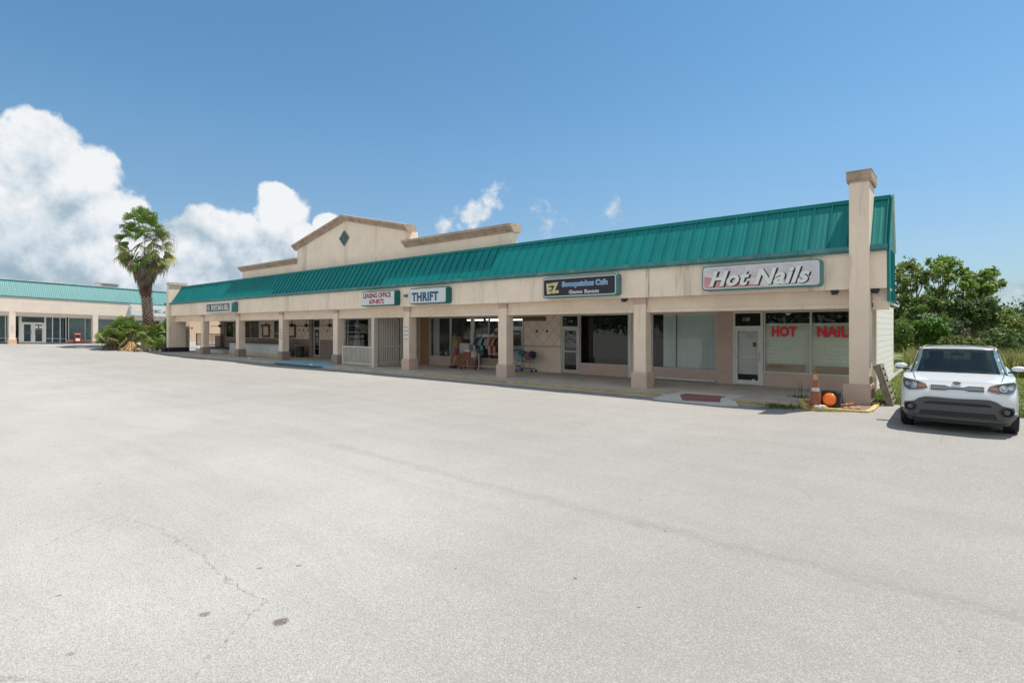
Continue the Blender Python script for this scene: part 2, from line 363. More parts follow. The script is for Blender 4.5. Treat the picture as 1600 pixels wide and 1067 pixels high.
# ------------------------------------------------------------------ mesh builder
WO = {}
def tag(o, label=None, cat=None, group=None, kind=None):
    if label: o['label'] = label
    if cat: o['category'] = cat
    if group: o['group'] = group
    if kind: o['kind'] = kind
    return o
def thing(name, label, cat, loc, group=None):
    o = bpy.data.objects.new(name, None); C.objects.link(o); o.location = loc; o.empty_display_size = .3
    WO[o] = Vector(loc); return tag(o, label, cat, group)
ident = lambda x, y, z: (x, y, z)
class MB:
    def __init__(s, T=ident): s.v = []; s.f = []; s.m = []; s.T = T
    def add(s, vs, fs, m=0):
        n = len(s.v); s.v += [s.T(*p) for p in vs]
        for f in fs: s.f.append([i+n for i in f]); s.m.append(m)
        return s
    def box(s, x0, x1, y0, y1, z0, z1, m=0):
        x0, x1 = sorted((x0, x1)); y0, y1 = sorted((y0, y1)); z0, z1 = sorted((z0, z1))
        vs = [(x, y, z) for z in (z0, z1) for y in (y0, y1) for x in (x0, x1)]
        return s.add(vs, [(0, 2, 3, 1), (4, 5, 7, 6), (0, 1, 5, 4), (2, 6, 7, 3), (0, 4, 6, 2), (1, 3, 7, 5)], m)
    def prism(s, poly, plane, a, b, m=0):
        # poly of 2D points; plane 'xz' extruded along y, 'yz' along x, 'xy' along z
        mp = {'xz': lambda p, h: (p[0], h, p[1]), 'yz': lambda p, h: (h, p[0], p[1]), 'xy': lambda p, h: (p[0], p[1], h)}[plane]
        n = len(poly)
        vs = [mp(p, a) for p in poly]+[mp(p, b) for p in poly]
        fs = [tuple(range(n)), tuple(range(2*n-1, n-1, -1))]+[(i, i+n, (i+1) % n+n, (i+1) % n) for i in range(n)]
        return s.add(vs, fs, m)
    def tube(s, pts, r, n=8, m=0, cap=True):
        pts = [Vector(p) for p in pts]; rs = r if isinstance(r, (list, tuple)) else [r]*len(pts)
        vs = []; up = Vector((0, 0, 1))
        for i, p in enumerate(pts):
            d = (pts[min(i+1, len(pts)-1)]-pts[max(i-1, 0)]).normalized()
            a = d.cross(up); a = a.normalized() if a.length > 1e-3 else Vector((1, 0, 0))
            b_ = d.cross(a).normalized()
            vs += [tuple(p+(a*math.cos(2*math.pi*k/n)+b_*math.sin(2*math.pi*k/n))*rs[i]) for k in range(n)]
        fs = [(i*n+k, i*n+(k+1) % n, (i+1)*n+(k+1) % n, (i+1)*n+k) for i in range(len(pts)-1) for k in range(n)]
        if cap: fs += [tuple(range(n-1, -1, -1)), tuple(range((len(pts)-1)*n, len(pts)*n))]
        return s.add(vs, fs, m)
    def lathe(s, prof, c, n=20, m=0, axis='z', sx=1., sy=1.):
        vs = []
        for r, h in prof:
            for k in range(n):
                a = 2*math.pi*k/n; q = (r*math.cos(a)*sx, r*math.sin(a)*sy, h)
                if axis == 'y': q = (q[0], q[2], q[1])
                if axis == 'x': q = (q[2], q[0], q[1])
                vs.append((c[0]+q[0], c[1]+q[1], c[2]+q[2]))
        fs = [(i*n+k, i*n+(k+1) % n, (i+1)*n+(k+1) % n, (i+1)*n+k) for i in range(len(prof)-1) for k in range(n)]
        if prof[0][0] > 1e-4: fs.append(tuple(range(n-1, -1, -1)))
        if prof[-1][0] > 1e-4: fs.append(tuple(range((len(prof)-1)*n, len(prof)*n)))
        return s.add(vs, fs, m)
    def quad(s, a, b, c, d, m=0): return s.add([a, b, c, d], [(0, 1, 2, 3)], m)
    def build(s, name, mats, parent=None, origin=None, smooth=False, bevel=0., label=None):
        o0 = WO[parent] if parent is not None else Vector(origin or (0, 0, 0))
        me = bpy.data.meshes.new(name); me.from_pydata([tuple(Vector(p)-o0) for p in s.v], [], s.f)
        mats = mats if isinstance(mats, (list, tuple)) else [mats]
        for mm in mats: me.materials.append(mm)
        if len(mats) > 1: me.polygons.foreach_set('material_index', s.m)
        if smooth: me.polygons.foreach_set('use_smooth', [True]*len(me.polygons))
        me.update(); ob = bpy.data.objects.new(name, me); C.objects.link(ob)
        bm = bmesh.new(); bm.from_mesh(me); bmesh.ops.recalc_face_normals(bm, faces=bm.faces); bm.to_mesh(me); bm.free()
        if bevel:
            b = ob.modifiers.new('bevel', 'BEVEL'); b.width = bevel; b.segments = 2; b.limit_method = 'ANGLE'; b.angle_limit = R(40)
        if parent is not None: ob.parent = parent
        else: ob.location = o0
        WO[ob] = Vector(o0)
        if label: ob['label'] = label
        return ob
def copy_tree(o, parent=None):
    c = o.copy(); C.objects.link(c)
    if parent is not None: c.parent = parent
    for ch in [q for q in bpy.data.objects if q.parent == o]: copy_tree(ch, c)
    return c
def rrect(x0, x1, z0, z1, r, n=5):
    pts = []
    for cx, cz, a0 in ((x1-r, z1-r, 0), (x0+r, z1-r, 90), (x0+r, z0+r, 180), (x1-r, z0+r, 270)):
        for k in range(n+1):
            a = R(a0+90*k/n); pts.append((cx+r*math.cos(a), cz+r*math.sin(a)))
    return pts
def text_part(name, body, x0, x1, z0, z1, y, mt, parent, T=ident, bold=.0, shear=0., depth=.004, squash=True, origin=None, rot=0., spacing=1.):
    cu = bpy.data.curves.new(name, 'FONT'); cu.body = body; cu.size = 1; cu.extrude = .5; cu.offset = bold; cu.shear = shear; cu.space_character = spacing
    cu.resolution_u = 3
    tmp = bpy.data.objects.new('tmp', cu); C.objects.link(tmp)
    dg = bpy.context.evaluated_depsgraph_get(); dg.update()
    me = bpy.data.meshes.new_from_object(tmp.evaluated_get(dg)); bpy.data.objects.remove(tmp)
    vs = [v.co.copy() for v in me.vertices]; fs = [tuple(p.vertices) for p in me.polygons]
    ax, bx = min(v.x for v in vs), max(v.x for v in vs); ay, by = min(v.y for v in vs), max(v.y for v in vs)
    kz = (z1-z0)/(by-ay); kx = (x1-x0)/(bx-ax)
    if not squash: kx = min(kx, kz); kz = kx
    cx, cz = (x0+x1)/2, (z0+z1)/2
    mb = MB(T)
    out = []
    for v in vs:
        px, pz = (v.x-(ax+bx)/2)*kx, (v.y-(ay+by)/2)*kz
        q, w = px*math.cos(rot)-pz*math.sin(rot), px*math.sin(rot)+pz*math.cos(rot)
        out.append((cx+q, y-(v.z+.5)*depth, cz+w))
    mb.add(out, fs); bpy.data.meshes.remove(me)
    return mb.build(name, mt, parent, origin)
rnd = random.Random(7)
def sst(a, b, x):
    t_ = min(1, max(0, (x-a)/(b-a))); return t_*t_*(3-2*t_)
def gz(x, y): return .2*sst(-4.6, -1.4, x)*sst(8., 13., y) + .6*sst(46, 66, -x)

# ================================================================== SETTING
def frange(a, b, s):
    o = []; x = a
    while x < b-1e-6: o.append(x); x += s
    return o+[b]
def ground():
    xs = [-900, -400, -200, -120]+frange(-90, 14, 1.)+[20, 40, 80, 160, 400, 900]
    ys = [-900, -300, -100, -40]+frange(-12, 40, 1.)+[50, 70, 100, 200, 400, 1200]
    v = [(x, y, gz(x, y)) for y in ys for x in xs]; nx = len(xs)
    f = [(j*nx+i, j*nx+i+1, (j+1)*nx+i+1, (j+1)*nx+i) for j in range(len(ys)-1) for i in range(nx-1)]
    o = MB().add(v, f).build('parking_lot', asphalt(), smooth=True); tag(o, kind='structure')
ground()
lawnm = mat('lawn_soil', (.16, .19, .055), .95, .35, 3, .5, 30)
def lawn():
    xs = [-2.04]+frange(-1.35, 8, .6)+[12, 20, 40, 80, 160, 400]; f = []; v = []
    k = [0, .5, 1.2, 2.5, 5, 8, 12, 18, 26, 40, 70, 120, 250, 600]
    for y in k:
        for x in xs:
            y0 = 17.15-.33*(x+1.3)+.06*math.sin(x*5)+.04*math.sin(x*13) if x < 8 else 14.1
            if x < -2: y0 += .5
            v.append((x, y0+y, .205+.0*y))
    nx = len(xs)
    f = [(j*nx+i, j*nx+i+1, (j+1)*nx+i+1, (j+1)*nx+i) for j in range(len(k)-1) for i in range(nx-1)]
    tag(MB().add(v, f).build('lawn', lawnm, smooth=True), kind='structure')
    far = MB(); far.box(-400, -2.3, 29, 900, .0, .206); far.build('far_ground', lawnm); tag(bpy.data.objects['far_ground'], kind='structure')
lawn()
# ---- sidewalk, kerb, gutter
sw = MB()
sw.box(-53.0, -3.35, 16.02, 20.5, -.15, .12)
sw.box(-3.35, -1.95, 16.75, 20.5, -.15, .135)
tag(sw.build('sidewalk', conc, bevel=.01), kind='structure')
kb = MB()
kb.box(-53.0, -7.0, 15.86, 16.018, -.15, .128, 0); kb.box(-5.0, -3.3, 15.86, 16.018, -.15, .128, 0); kb.box(-5.0, -3.3, 15.855, 15.92, .05, .134, 1)
for x0, x1 in ((-18.2, -13.4), (-13.1, -9.3), (-9.2, -7.1)): kb.box(x0, x1, 15.855, 15.89, .06, .133, 1)
tag(kb.build('kerb', [conc, yellow_w], bevel=.015), kind='structure')
rp = MB()
rp.add([(-7.0, 16.018, .121), (-5.0, 16.018, .121), (-5.0, 15.25, .006), (-7.0, 15.25, .006)], [(0, 1, 2, 3)])
rp.add([(-5.0, 16.018, .121), (-4.7, 15.5, .01), (-5.0, 15.25, .006)], [(0, 1, 2)]); rp.add([(-7.0, 16.018, .121), (-7.3, 15.5, .01), (-7.0, 15.25, .006)], [(0, 1, 2)])
tag(rp.build('kerb_ramp', concw), kind='structure')
tag(MB().add([(-6.62, 16.5, .125), (-5.38, 16.55, .125), (-5.38, 16.02, .125), (-6.62, 16.02, .125)], [(0, 1, 2, 3)]).add([(-6.62, 16.018, .1265), (-5.38, 16.018, .1265), (-5.25, 15.6, .0625), (-6.3, 15.45, .04)], [(0, 1, 2, 3)]).build('red_paint_patch', redp), kind='structure')
tag(MB().add([(-6.95, 17.0, .1245), (-5.0, 17.1, .1245), (-5.0, 16.02, .1245), (-6.95, 16.02, .1245)], [(0, 1, 2, 3)]).build('pale_ramp_slab', concw), kind='structure')
bpatch = [(-31.6, 15.55), (-30.6, 15.62), (-26.6, 15.6), (-26.2, 16.2), (-27.2, 17.2), (-28.9, 17.9), (-31.8, 17.3), (-32.3, 16.8)]
tag(MB().prism(bpatch, 'xy', .118, .134).build('blue_paint_patch', bluep), kind='structure')
gt = MB()
gt.add([(x, y, gz(x, y)+.006) for y in (15.45, 15.86) for x in (-53, -50, -46.5, -40, -30, -20, -10, -4.5, -3.4)], [(i, i+1, i+10, i+9) for i in range(8)])
tag(gt.build('gutter', gutterm), kind='structure')
# yellow painted dashes on the lot edge
yd = MB()
for x in (-22.6, -20.9, -19.2, -17.4, -15.4, -13.1, -10.8, -8.2):
    yd.add([(x-.25, 15.30, .012), (x+.25, 15.32, .012), (x+.22, 15.42, .012), (x-.28, 15.38, .012)], [(0, 1, 2, 3)])
tag(yd.build('painted_marks', mat('worn_yellow', (.52, .43, .24), .9, .1, 30, dirt=.9, dirtcol=(.44, .43, .40))), kind='structure')

# ================================================================== STRIP MALL
mall = thing('strip_mall', 'long beige stucco strip mall with green metal mansard roof and gabled parapet', 'shopping plaza', (-27, 17, .12))
COLX = [-8.16-6.21*k for k in range(7)]
XR, XL = -1.45, -53.0
def column(xr, parent, T=ident, m=stucco, y=16.95, base=.12, pm=plinthm, cap=plinthm, top=3.2, w=.575):
    s = .062; x1, x0 = xr, xr-w
    mb = MB(T); mb.box(x0+s, x1-s, y+s, y+w-s, base+.50, top-.001)
    c = mb.build('column', m, parent, bevel=.008)
    p = MB(T); p.box(x0, x1, y, y+w, base, base+.50)
    # chamfered top of the plinth
    a = [(x0, y), (x1, y), (x1, y+w), (x0, y+w)]; b_ = [(x0+s-.002, y+s-.002), (x1-s+.002, y+s-.002), (x1-s+.002, y+w-s+.002), (x0+s-.002, y+w-s+.002)]
    vs = [(q[0], q[1], base+.501) for q in a]+[(q[0], q[1], base+.56) for q in b_]
    p.add(vs, [(0, 1, 5, 4), (1, 2, 6, 5), (2, 3, 7, 6), (3, 0, 4, 7), (4, 5, 6, 7)])
    p.build('plinth', pm, c)
    k = MB(T); k.box(x0+s-.004, x1-s+.004, y+s-.004, y+w-s+.004, top-.22, top-.0015); k.build('capital', cap, c)
    return c
for i, xr in enumerate(COLX):
    column(xr, mall, pm=plinthm if i < 3 else mauve, base=.12)
# beams between the columns, with the stepped lower lip
edges = [-2.30]+sum([[x-.062, x-.575+.062] for x in COLX], [])+[-51.7]
for i in range(0, len(edges), 2):
    x1, x0 = edges[i], edges[i+1] if i+1 < len(edges) else -51.7
    if x1-x0 < .5: continue
    b = MB(); b.box(x0+.001, x1-.001, 17.12, 17.42, 2.82, 3.199); b.box(x0+.001, x1-.001, 17.09, 17.44, 2.70, 2.82); b.build('beam', stucco, mall, bevel=.006)
# fascia
fb = MB(); fb.box(XL, XR, 16.80, 17.60, 3.20, 4.16)
for x in (-8.05, -16.1, -20.1, -26.7, -34.6, -43.0): fb.box(x-.012, x+.012, 16.795, 16.80, 3.2, 4.15, 1)
fb.build('fascia', [stucco_f, stucco], mall, bevel=.012)
gs = MB(); gs.box(-1.43, -1.75, 17.0, 17.4, 2.72, 3.19); gs.box(-1.38, -1.8, 16.97, 17.4, 3.13, 3.197); gs.box(-1.41, -1.78, 16.99, 17.4, 2.66, 2.72); gs.build('end_bracket', stucco, mall)
# walkway ceiling
wc = MB(); wc.box(-51.7, -1.9, 17.45, 20.4, 2.86, 2.95); wc.build('walkway_ceiling', mat('ceiling_board', (.30, .22, .15), .85, .15, 2, dirt=.5), mall)
# mansard
tr = MB(); tr.box(XL+.02, XR+.03, 16.70, 17.3, 4.161, 4.29); tr.box(XL+.02, XR+.03, 16.66, 16.70, 4.20, 4.32); tr.build('drip_trim', teal_trim, mall)
def mansard(T, x0, x1, m, parent, spacing=.432, ya=16.74, za=4.30, yb=17.55, zb=5.64, name='mansard_roof'):
    mb = MB(T)
    dy, dz = yb-ya, zb-za; L = math.hypot(dy, dz); n = (-dz/L, dy/L)
    mb.prism([(ya, za), (yb, zb), (yb+.05, zb), (yb+.05, za)], 'yz', x0, x1)
    k = int((x1-x0)/spacing)
    for i in range(k+1):
        x = x1-.02-i*spacing
        h = .048 if T is ident else .028
        mb.add([(x-.016, ya+n[0]*.001, za+n[1]*.001), (x+.016, ya, za), (x+.010, ya+n[0]*h, za+n[1]*h), (x-.010, ya+n[0]*h, za+n[1]*h),
                (x-.016, yb, zb), (x+.016, yb, zb), (x+.010, yb+n[0]*h, zb+n[1]*h), (x-.010, yb+n[0]*h, zb+n[1]*h)],
               [(0, 1, 2, 3), (4, 7, 6, 5), (1, 5, 6, 2), (3, 2, 6, 7), (0, 3, 7, 4)])
        for q in (.34, .66):      # shallow stiffening swages in each pan
            xx = x-q*spacing; hs = .006
            if xx < x0+.05: continue
            mb.add([(xx-.035, ya, za), (xx+.035, ya, za), (xx, ya+n[0]*hs, za+n[1]*hs), (xx-.035, yb, zb), (xx+.035, yb, zb), (xx, yb+n[0]*hs, zb+n[1]*hs)],
                   [(0, 2, 5, 3), (2, 1, 4, 5)])
    r = mb.build(name, m, parent)
    c = MB(T); c.box(x0-.03, x1+.03, yb-.03, yb+.22, zb, zb+.085); c.prism([(yb-.055, zb-.03), (yb-.02, zb+.085), (yb-.02, zb-.02)], 'yz', x0-.03, x1+.03)
    c.build('ridge_cap', m, r)
    return r
mr_ = mansard(ident, -51.55, XR, teal, mall)
# right hand end: metal panelled side
ep = MB(); ep.prism([(16.78, 4.28), (17.56, 5.66), (17.64, 5.66), (18.15, 4.25), (18.42, 2.86), (16.86, 2.86), (16.86, 3.5)], 'yz', XR+.002, XR+.06)
for y in (17.15, 17.55, 17.95): ep.box(XR+.06, XR+.085, y, y+.03, 2.88, 4.2)
ep.build('end_panel', teal, mall)
mb = MB(); mb.box(XR+.06, XR+.075, 16.66, 16.78, 4.16, 4.34); mb.prism([(16.70, 4.30), (16.80, 4.30), (17.60, 5.72), (17.50, 5.72)], 'yz', XR+.061, XR+.09); mb.build('rake_trim', mat('teal_light', (.03, .22, .21), .4), mall)
mb = MB(); mb.prism([(17.62, 5.70), (17.68, 5.70), (18.24, 4.28), (18.17, 4.22)], 'yz', XR+.04, XR+.10); mb.build('rake_trim', white_p, mall)
# soffit of the end
sf = MB(); sf.box(-2.03, XR+.03, 17.5, 20.1, 2.80, 2.855, 0)
for y in frange(17.7, 20.0, .45): sf.box(-2.02, XR+.02, y, y+.03, 2.785, 2.80, 1)
sf.build('soffit', [white_p, mauve], mall)
# roof deck and body
rd = MB(); rd.box(-51.6, -2.05, 17.7, 26.0, 4.3, 4.5); rd.build('roof_deck', mat('roof_membrane', (.4, .4, .38), .9), mall)
sd = MB(); sd.box(-2.28, -2.03, 20.62, 26.1, .1, 4.3); sd.build('side_wall', brick_w, mall)
bw = MB(); bw.box(-51.6, -2.29, 25.8, 26.1, .1, 4.3); bw.box(-51.6, -51.35, 20.7, 25.8, .1, 4.3); bw.build('rear_wall', brick_w, mall)
# end piers (fins)
def pier(x0, x1, parent, left=False):
    p = MB(); y0 = 16.58
    p.box(x0, x1, y0, 17.22, .7, 3.2); p.box(x0, x1, y0, 17.62, 3.2, 5.98)
    w = p.build('end_pier', stucco, parent, bevel=.01)
    c = MB(); c.box(x0-.05, x1+.05, y0-.04, 17.65, 5.98, 6.03); c.box(x0-.055, x1+.055, y0-.055, 17.67, 6.03, 6.24); c.box(x0-.062, x1+.062, y0-.062, 17.68, 6.24, 6.27); c.build('capital', cornm if not left else plinthm, w, bevel=.008)
    b = MB(); b.box(x0-.12, x1+.04, y0-.08, 17.30, .10, .70); b.build('plinth', plinthm if not left else black_p, w, bevel=.01)
    return w
pier(-2.25, -1.80, mall)
lw = MB(); lw.box(-52.15, -51.7, 16.60, 17.95, .5, 5.85); lw.box(-53.0, -52.16, 16.95, 18.4, .5, 3.19)
w = lw.build('end_pier', stucco, mall, bevel=.01)
c = MB(); c.box(-52.24, -51.6, 16.62, 18.05, 5.85, 6.05); c.build('capital', plinthm, w)
c = MB(); c.box(-53.0, -51.62, 16.64, 18.2, .1, .5); c.box(-53, -44.9, 19.6, 19.8, .12, .55); c.build('plinth', black_p, w)
# parapets
def parapet():
    w = MB(); y0, y1 = 17.98, 18.35
    w.box(-40.9, -33.0, y0, y1, 4.5, 6.35); w.box(-22.2, -14.94, y0, y1, 4.5, 6.35)
    w.prism([(-33.0, 4.5), (-33.0, 7.25), (-27.55, 8.42), (-22.15, 7.25), (-22.15, 4.5)], 'xz', y0-.004, y1+.5)
    o = w.build('parapet', stucco_f, mall)
    def corn(p0, p1, pad0, pad1):
        mb = MB()
        L = math.hypot(p1[0]-p0[0], p1[1]-p0[1]); ux, uz = (p1[0]-p0[0])/L, (p1[1]-p0[1])/L
        prof = [(0, 0), (-.06, 0), (-.10, .07), (-.19, .13), (-.19, .17), (-.30, .22), (-.30, .33), (0, .36)]
        ys = y0-.004
        a = (p0[0]-ux*pad0, p0[1]-uz*pad0); b_ = (p1[0]+ux*pad1, p1[1]+uz*pad1)
        vs = [(a[0], ys+py, a[1]+pz) for py, pz in prof]+[(a[0], y1+.1, a[1]+.35), (a[0], y1+.1, a[1])]
        vs += [(b_[0], ys+py, b_[1]+pz) for py, pz in prof]+[(b_[0], y1+.1, b_[1]+.35), (b_[0], y1+.1, b_[1])]
        n = len(prof)+2
        mb.add(vs, [tuple(range(n)), tuple(range(2*n-1, n-1, -1))]+[(i, i+n, (i+1) % n+n, (i+1) % n) for i in range(n)])
        mb.build('cornice', cornm, o)
    corn((-40.9, 6.33), (-33.02, 6.33), .15, 0); corn((-22.1, 6.33), (-14.94, 6.33), 0, .15)
    corn((-33.0, 7.22), (-27.55, 8.39), .22, 0); corn((-27.55, 8.39), (-22.15, 7.22), 0, .32)
    d = MB(); d.prism([(-28.08, 7.40), (-27.62, 6.97), (-27.16, 7.40), (-27.62, 7.83)], 'xz', 17.94, 17.975)
    v = d.build('diamond_vent', mat('vent_green', (.05, .10, .085), .6), mall)
    f = MB()
    for a, b_ in (((-28.10, 7.40), (-27.62, 6.95)), ((-27.62, 6.95), (-27.14, 7.40)), ((-27.14, 7.40), (-27.62, 7.85)), ((-27.62, 7.85), (-28.10, 7.40)), ((-27.85, 7.18), (-27.39, 7.62)), ((-27.39, 7.18), (-27.85, 7.62))):
        f.tube([(a[0], 17.935, a[1]), (b_[0], 17.935, b_[1])], .018, 5)
    f.build('frame', mat('vent_frame', (.16, .22, .19), .6), v)
parapet()

# ---- storefront wall -------------------------------------------------
YW = 20.40
def wall(x0, x1, z0, z1, m, y0=YW, y1=YW+.2, T=ident, parent=mall, name='wall'):
    return MB(T).box(x0, x1, y0, y1, z0, z1).build(name, m, parent)
def window(x0, x1, z0, z1, parent, mull=(), T=ident, y=YW, g=glass, fm=alu, fw=.055, rail=None, fy=.10):
    f = MB(T)
    f.box(x0, x0+fw, y, y+fy, z0, z1); f.box(x1-fw, x1, y, y+fy, z0, z1)
    f.box(x0+fw, x1-fw, y+.002, y+fy-.002, z1-fw, z1); f.box(x0+fw, x1-fw, y+.002, y+fy-.002, z0, z0+fw)
    xs = [x0+fw]
    for m_ in mull: f.box(m_-fw/2, m_+fw/2, y-.002, y+fy, z0+fw, z1-fw); xs += [m_-fw/2, m_+fw/2]
    xs.append(x1-fw)
    zs = [(z0+fw, z1-fw)]
    if rail:
        for k in range(0, len(xs), 2): f.box(xs[k], xs[k+1], y+.003, y+fy-.003, rail-.02, rail+.02)
        zs = [(z0+fw, rail-.02), (rail+.02, z1-fw)]
    w = f.build('window', fm, parent)
    for k in range(0, len(xs), 2):
        for a, b_ in zs:
            MB(T).quad((xs[k], y+.045, a), (xs[k+1], y+.045, a), (xs[k+1], y+.045, b_), (xs[k], y+.045, b_)).build('pane', g, w)
    return w
def door(x0, x1, z0, z1, parent, transom=None, T=ident, y=YW, g=glass_d, fm=alu, hand=1, fw=.075, leaf=.085):
    f = MB(T); f.box(x0, x0+fw, y-.01, y+.1, z0, transom or z1); f.box(x1-fw, x1, y-.01, y+.1, z0, transom or z1)
    f.box(x0+fw, x1-fw, y-.008, y+.098, z1-.06, z1+.03)
    if transom: f.box(x0+fw, x1-fw, y-.008, y+.098, transom-.06, transom)
    fr = f.build('door_frame', fm, parent)
    if transom: MB(T).quad((x0+fw, y+.05, z1+.03), (x1-fw, y+.05, z1+.03), (x1-fw, y+.05, transom-.06), (x0+fw, y+.05, transom-.06)).build('pane', g, fr)
    a, b_ = x0+fw+.006, x1-fw-.006; d = MB(T); zt = z1-.066; zb = z0+.015
    d.box(a, a+leaf, y+.012, y+.055, zb, zt); d.box(b_-leaf, b_, y+.012, y+.055, zb, zt); d.box(a+leaf, b_-leaf, y+.014, y+.053, zt-leaf, zt); d.box(a+leaf, b_-leaf, y+.014, y+.053, zb, zb+.16)
    dd = d.build('door', fm, parent)
    MB(T).quad((a+leaf, y+.035, zb+.16), (b_-leaf, y+.035, zb+.16), (b_-leaf, y+.035, zt-leaf), (a+leaf, y+.035, zt-leaf)).build('pane', g, dd)
    h = MB(T); h.box(a+.03, b_-.03, y-.02, y-.005, z0+.98, z0+1.02)
    hx = b_-.04 if hand > 0 else a+.04
    h.box(hx-.012, hx+.012, y-.05, y-.02, z0+.85, z0+1.2); h.build('handle', steel, dd)
    return dd
def blinds(x0, x1, z0, z1, parent, T=ident, y=YW+.2, m=blindm, pitch=.10, ang=48, name='blinds', rail=True):
    b = MB(T); x = x0+.04; c_, s_ = math.cos(R(ang))*.047, math.sin(R(ang))*.047
    while x < x1:
        j = rnd.uniform(-.006, .006)
        b.quad((x-c_, y-s_+j, z0), (x+c_, y+s_+j, z0), (x+c_, y+s_, z1), (x-c_, y-s_, z1)); x += pitch
    if rail: b.box(x0, x1, y-.03, y+.03, z1, z1+.05)
    return b.build(name, m, parent)
def room(x0, x1, parent, T=ident, y0=YW+.22, y1=25.2, z1=2.9, m=dark, fl=darkfl, base=.11, back=None):
    r = MB(T)
    r.box(x0, x1, y1, y1+.05, base, z1, 0); r.box(x0, x0+.03, y0, y1, base, z1, 0); r.box(x1-.03, x1, y0, y1, base, z1, 0)
    r.box(x0, x1, y0, y1, z1, z1+.04, 0); r.box(x0, x1, y0, y1, base-.02, base+.005, 1)
    return r.build('interior', [m, fl], parent)

Z0, ZT, ZB = .12, 2.76, 2.86
wall(-51.3, -2.03, ZT, 4.3, stucco)                                  # header over everything
# --- nail salon
wall(-5.40, -2.03, Z0, .60, plinthm); wall(-2.24, -2.03, .60, ZT, stucco)
window(-5.36, -2.26, .60, ZT, mall, mull=(-3.87,), fm=offw, g=glass_c)
door(-6.42, -5.38, Z0, 2.21, mall, transom=ZT, g=glass_c, fm=white_p)
wall(-6.98, -6.42, Z0, ZT, plinthm, y0=YW-.04)
wall(-9.62, -6.99, Z0, .56, plinthm); wall(-9.9, -9.62, Z0, ZT, plinthm)
window(-9.60, -7.0, .56, ZT, mall, mull=(-8.62,), fm=alu, g=glass_c)
bp = MB(); bp.tube([(-9.6, YW-.06, .18), (-7.05, YW-.06, .18)], .045, 8); bp.build('base_pipe', white_p, mall, smooth=True)
hb = mat('blind_cream', (.64, .68, .55), .6, .03, 3)
blinds(-5.32, -3.9, .66, 2.28, mall, m=hb, y=YW+.13, ang=14, pitch=.09); blinds(-3.84, -2.3, .66, 2.28, mall, m=hb, y=YW+.13, ang=14, pitch=.09)
blinds(-9.15, -8.64, .62, 2.66, mall, m=blind_l, ang=32, y=YW+.15); blinds(-8.58, -7.05, .62, 2.66, mall, m=blind_l, ang=32, y=YW+.15)
b = MB(); b.box(-6.25, -5.55, YW+.10, YW+.12, .5, 2.08); 
for i in range(6): b.box(-6.05, -5.8, YW+.095, YW+.10, 1.45+i*.07, 1.455+i*.07)
b.build('door_shade', mat('door_shade_white', (.50, .50, .48), .5, .05), mall)
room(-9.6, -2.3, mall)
txt = [('HOT', -5.10, -4.31, 1.86, 2.23, txt_r, .055), ('NAILS', -3.69, -2.60, 1.86, 2.24, txt_r, .055)]
for s_, a, b_, c_, d_, m_, bo in txt: text_part('window_lettering', s_, a, b_, c_, d_, YW+.04, m_, mall, bold=bo, spacing=1.08)
for s_, a, b_, z in (('COMPLETE NAIL CARE', -5.30, -4.44, 1.42), ('MANICURE', -5.30, -4.90, 1.29), ('PEDICURE', -5.30, -4.92, 1.16), ('WAXING', -5.30, -4.98, 1.03),
                     ('TIPS OVERLAY', -3.42, -2.86, 1.42), ('CHINA SILK', -3.36, -2.94, 1.29), ('SCULPTURE & GEL N', -3.58, -2.78, 1.16), ('FRENCH MANICURE', -3.56, -2.84, 1.03)):
    text_part('window_lettering', s_, a, b_, z, z+.085, YW+.04, txt_wf, mall)
pb = MB(); pb.box(-5.26, -4.05, YW+.046, YW+.05, .70, .92); b_ = pb.build('paper_banner', mat('brown_paper', (.34, .215, .13), .8, .1, 8), mall)
text_part('banner_lettering', 'FOR LEASE 3', -5.2, -4.66, .77, .87, YW+.044, mat('brown_ink', (.12, .06, .02)), b_)
pb = MB(); pb.box(-3.74, -2.45, YW+.046, YW+.05, .68, .90); pb.build('paper_banner', MAT['brown_paper'], mall)
ds = MB(); ds.box(-5.72, -5.62, YW+.0, YW+.012, 1.5, 1.66); ds.build('door_sticker', mat('sticker_red', (.25, .03, .04)), mall); ds = MB(); ds.box(-5.74, -5.66, YW+.0, YW+.012, .22, .34); ds.build('door_sticker', txt_w, mall)
text_part('door_number', '1120', -6.06, -5.84, 2.43, 2.54, YW+.045, txt_w, mall)
s_ = MB(); s_.prism([(-4.66, 2.68), (-4.56, 2.60), (-4.46, 2.68)], 'xz', YW-.01, YW-.002); s_.build('window_decal', txt_wf, mall)
# --- sweepstakes cafe
wall(-10.32, -9.9, Z0, ZT, mauve); f = MB(); f.box(-10.30, -10.16, YW-.05, YW-.002, Z0, ZT); f.box(-10.62, -10.5, YW-.03, YW-.002, Z0, ZT); f.build('downspout', white_p, mall)
wall(-10.62, -10.32, Z0, ZT, stucco); wall(-13.05, -10.62, Z0, .58, plinthm)
window(-13.03, -10.62, .58, ZT, mall, g=glass_d, fm=offw, fw=.045)
door(-14.02, -13.05, Z0, 2.21, mall, transom=ZT, g=glass_d)
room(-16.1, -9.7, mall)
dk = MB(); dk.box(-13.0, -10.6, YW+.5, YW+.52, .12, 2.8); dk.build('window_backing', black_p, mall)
text_part('door_number', '1118', -13.62, -13.44, 2.43, 2.52, YW+.045, txt_w, mall)
text_part('door_lettering', 'Hours', -13.66, -13.40, 1.83, 1.91, YW+.03, txt_w, mall, bold=.02)
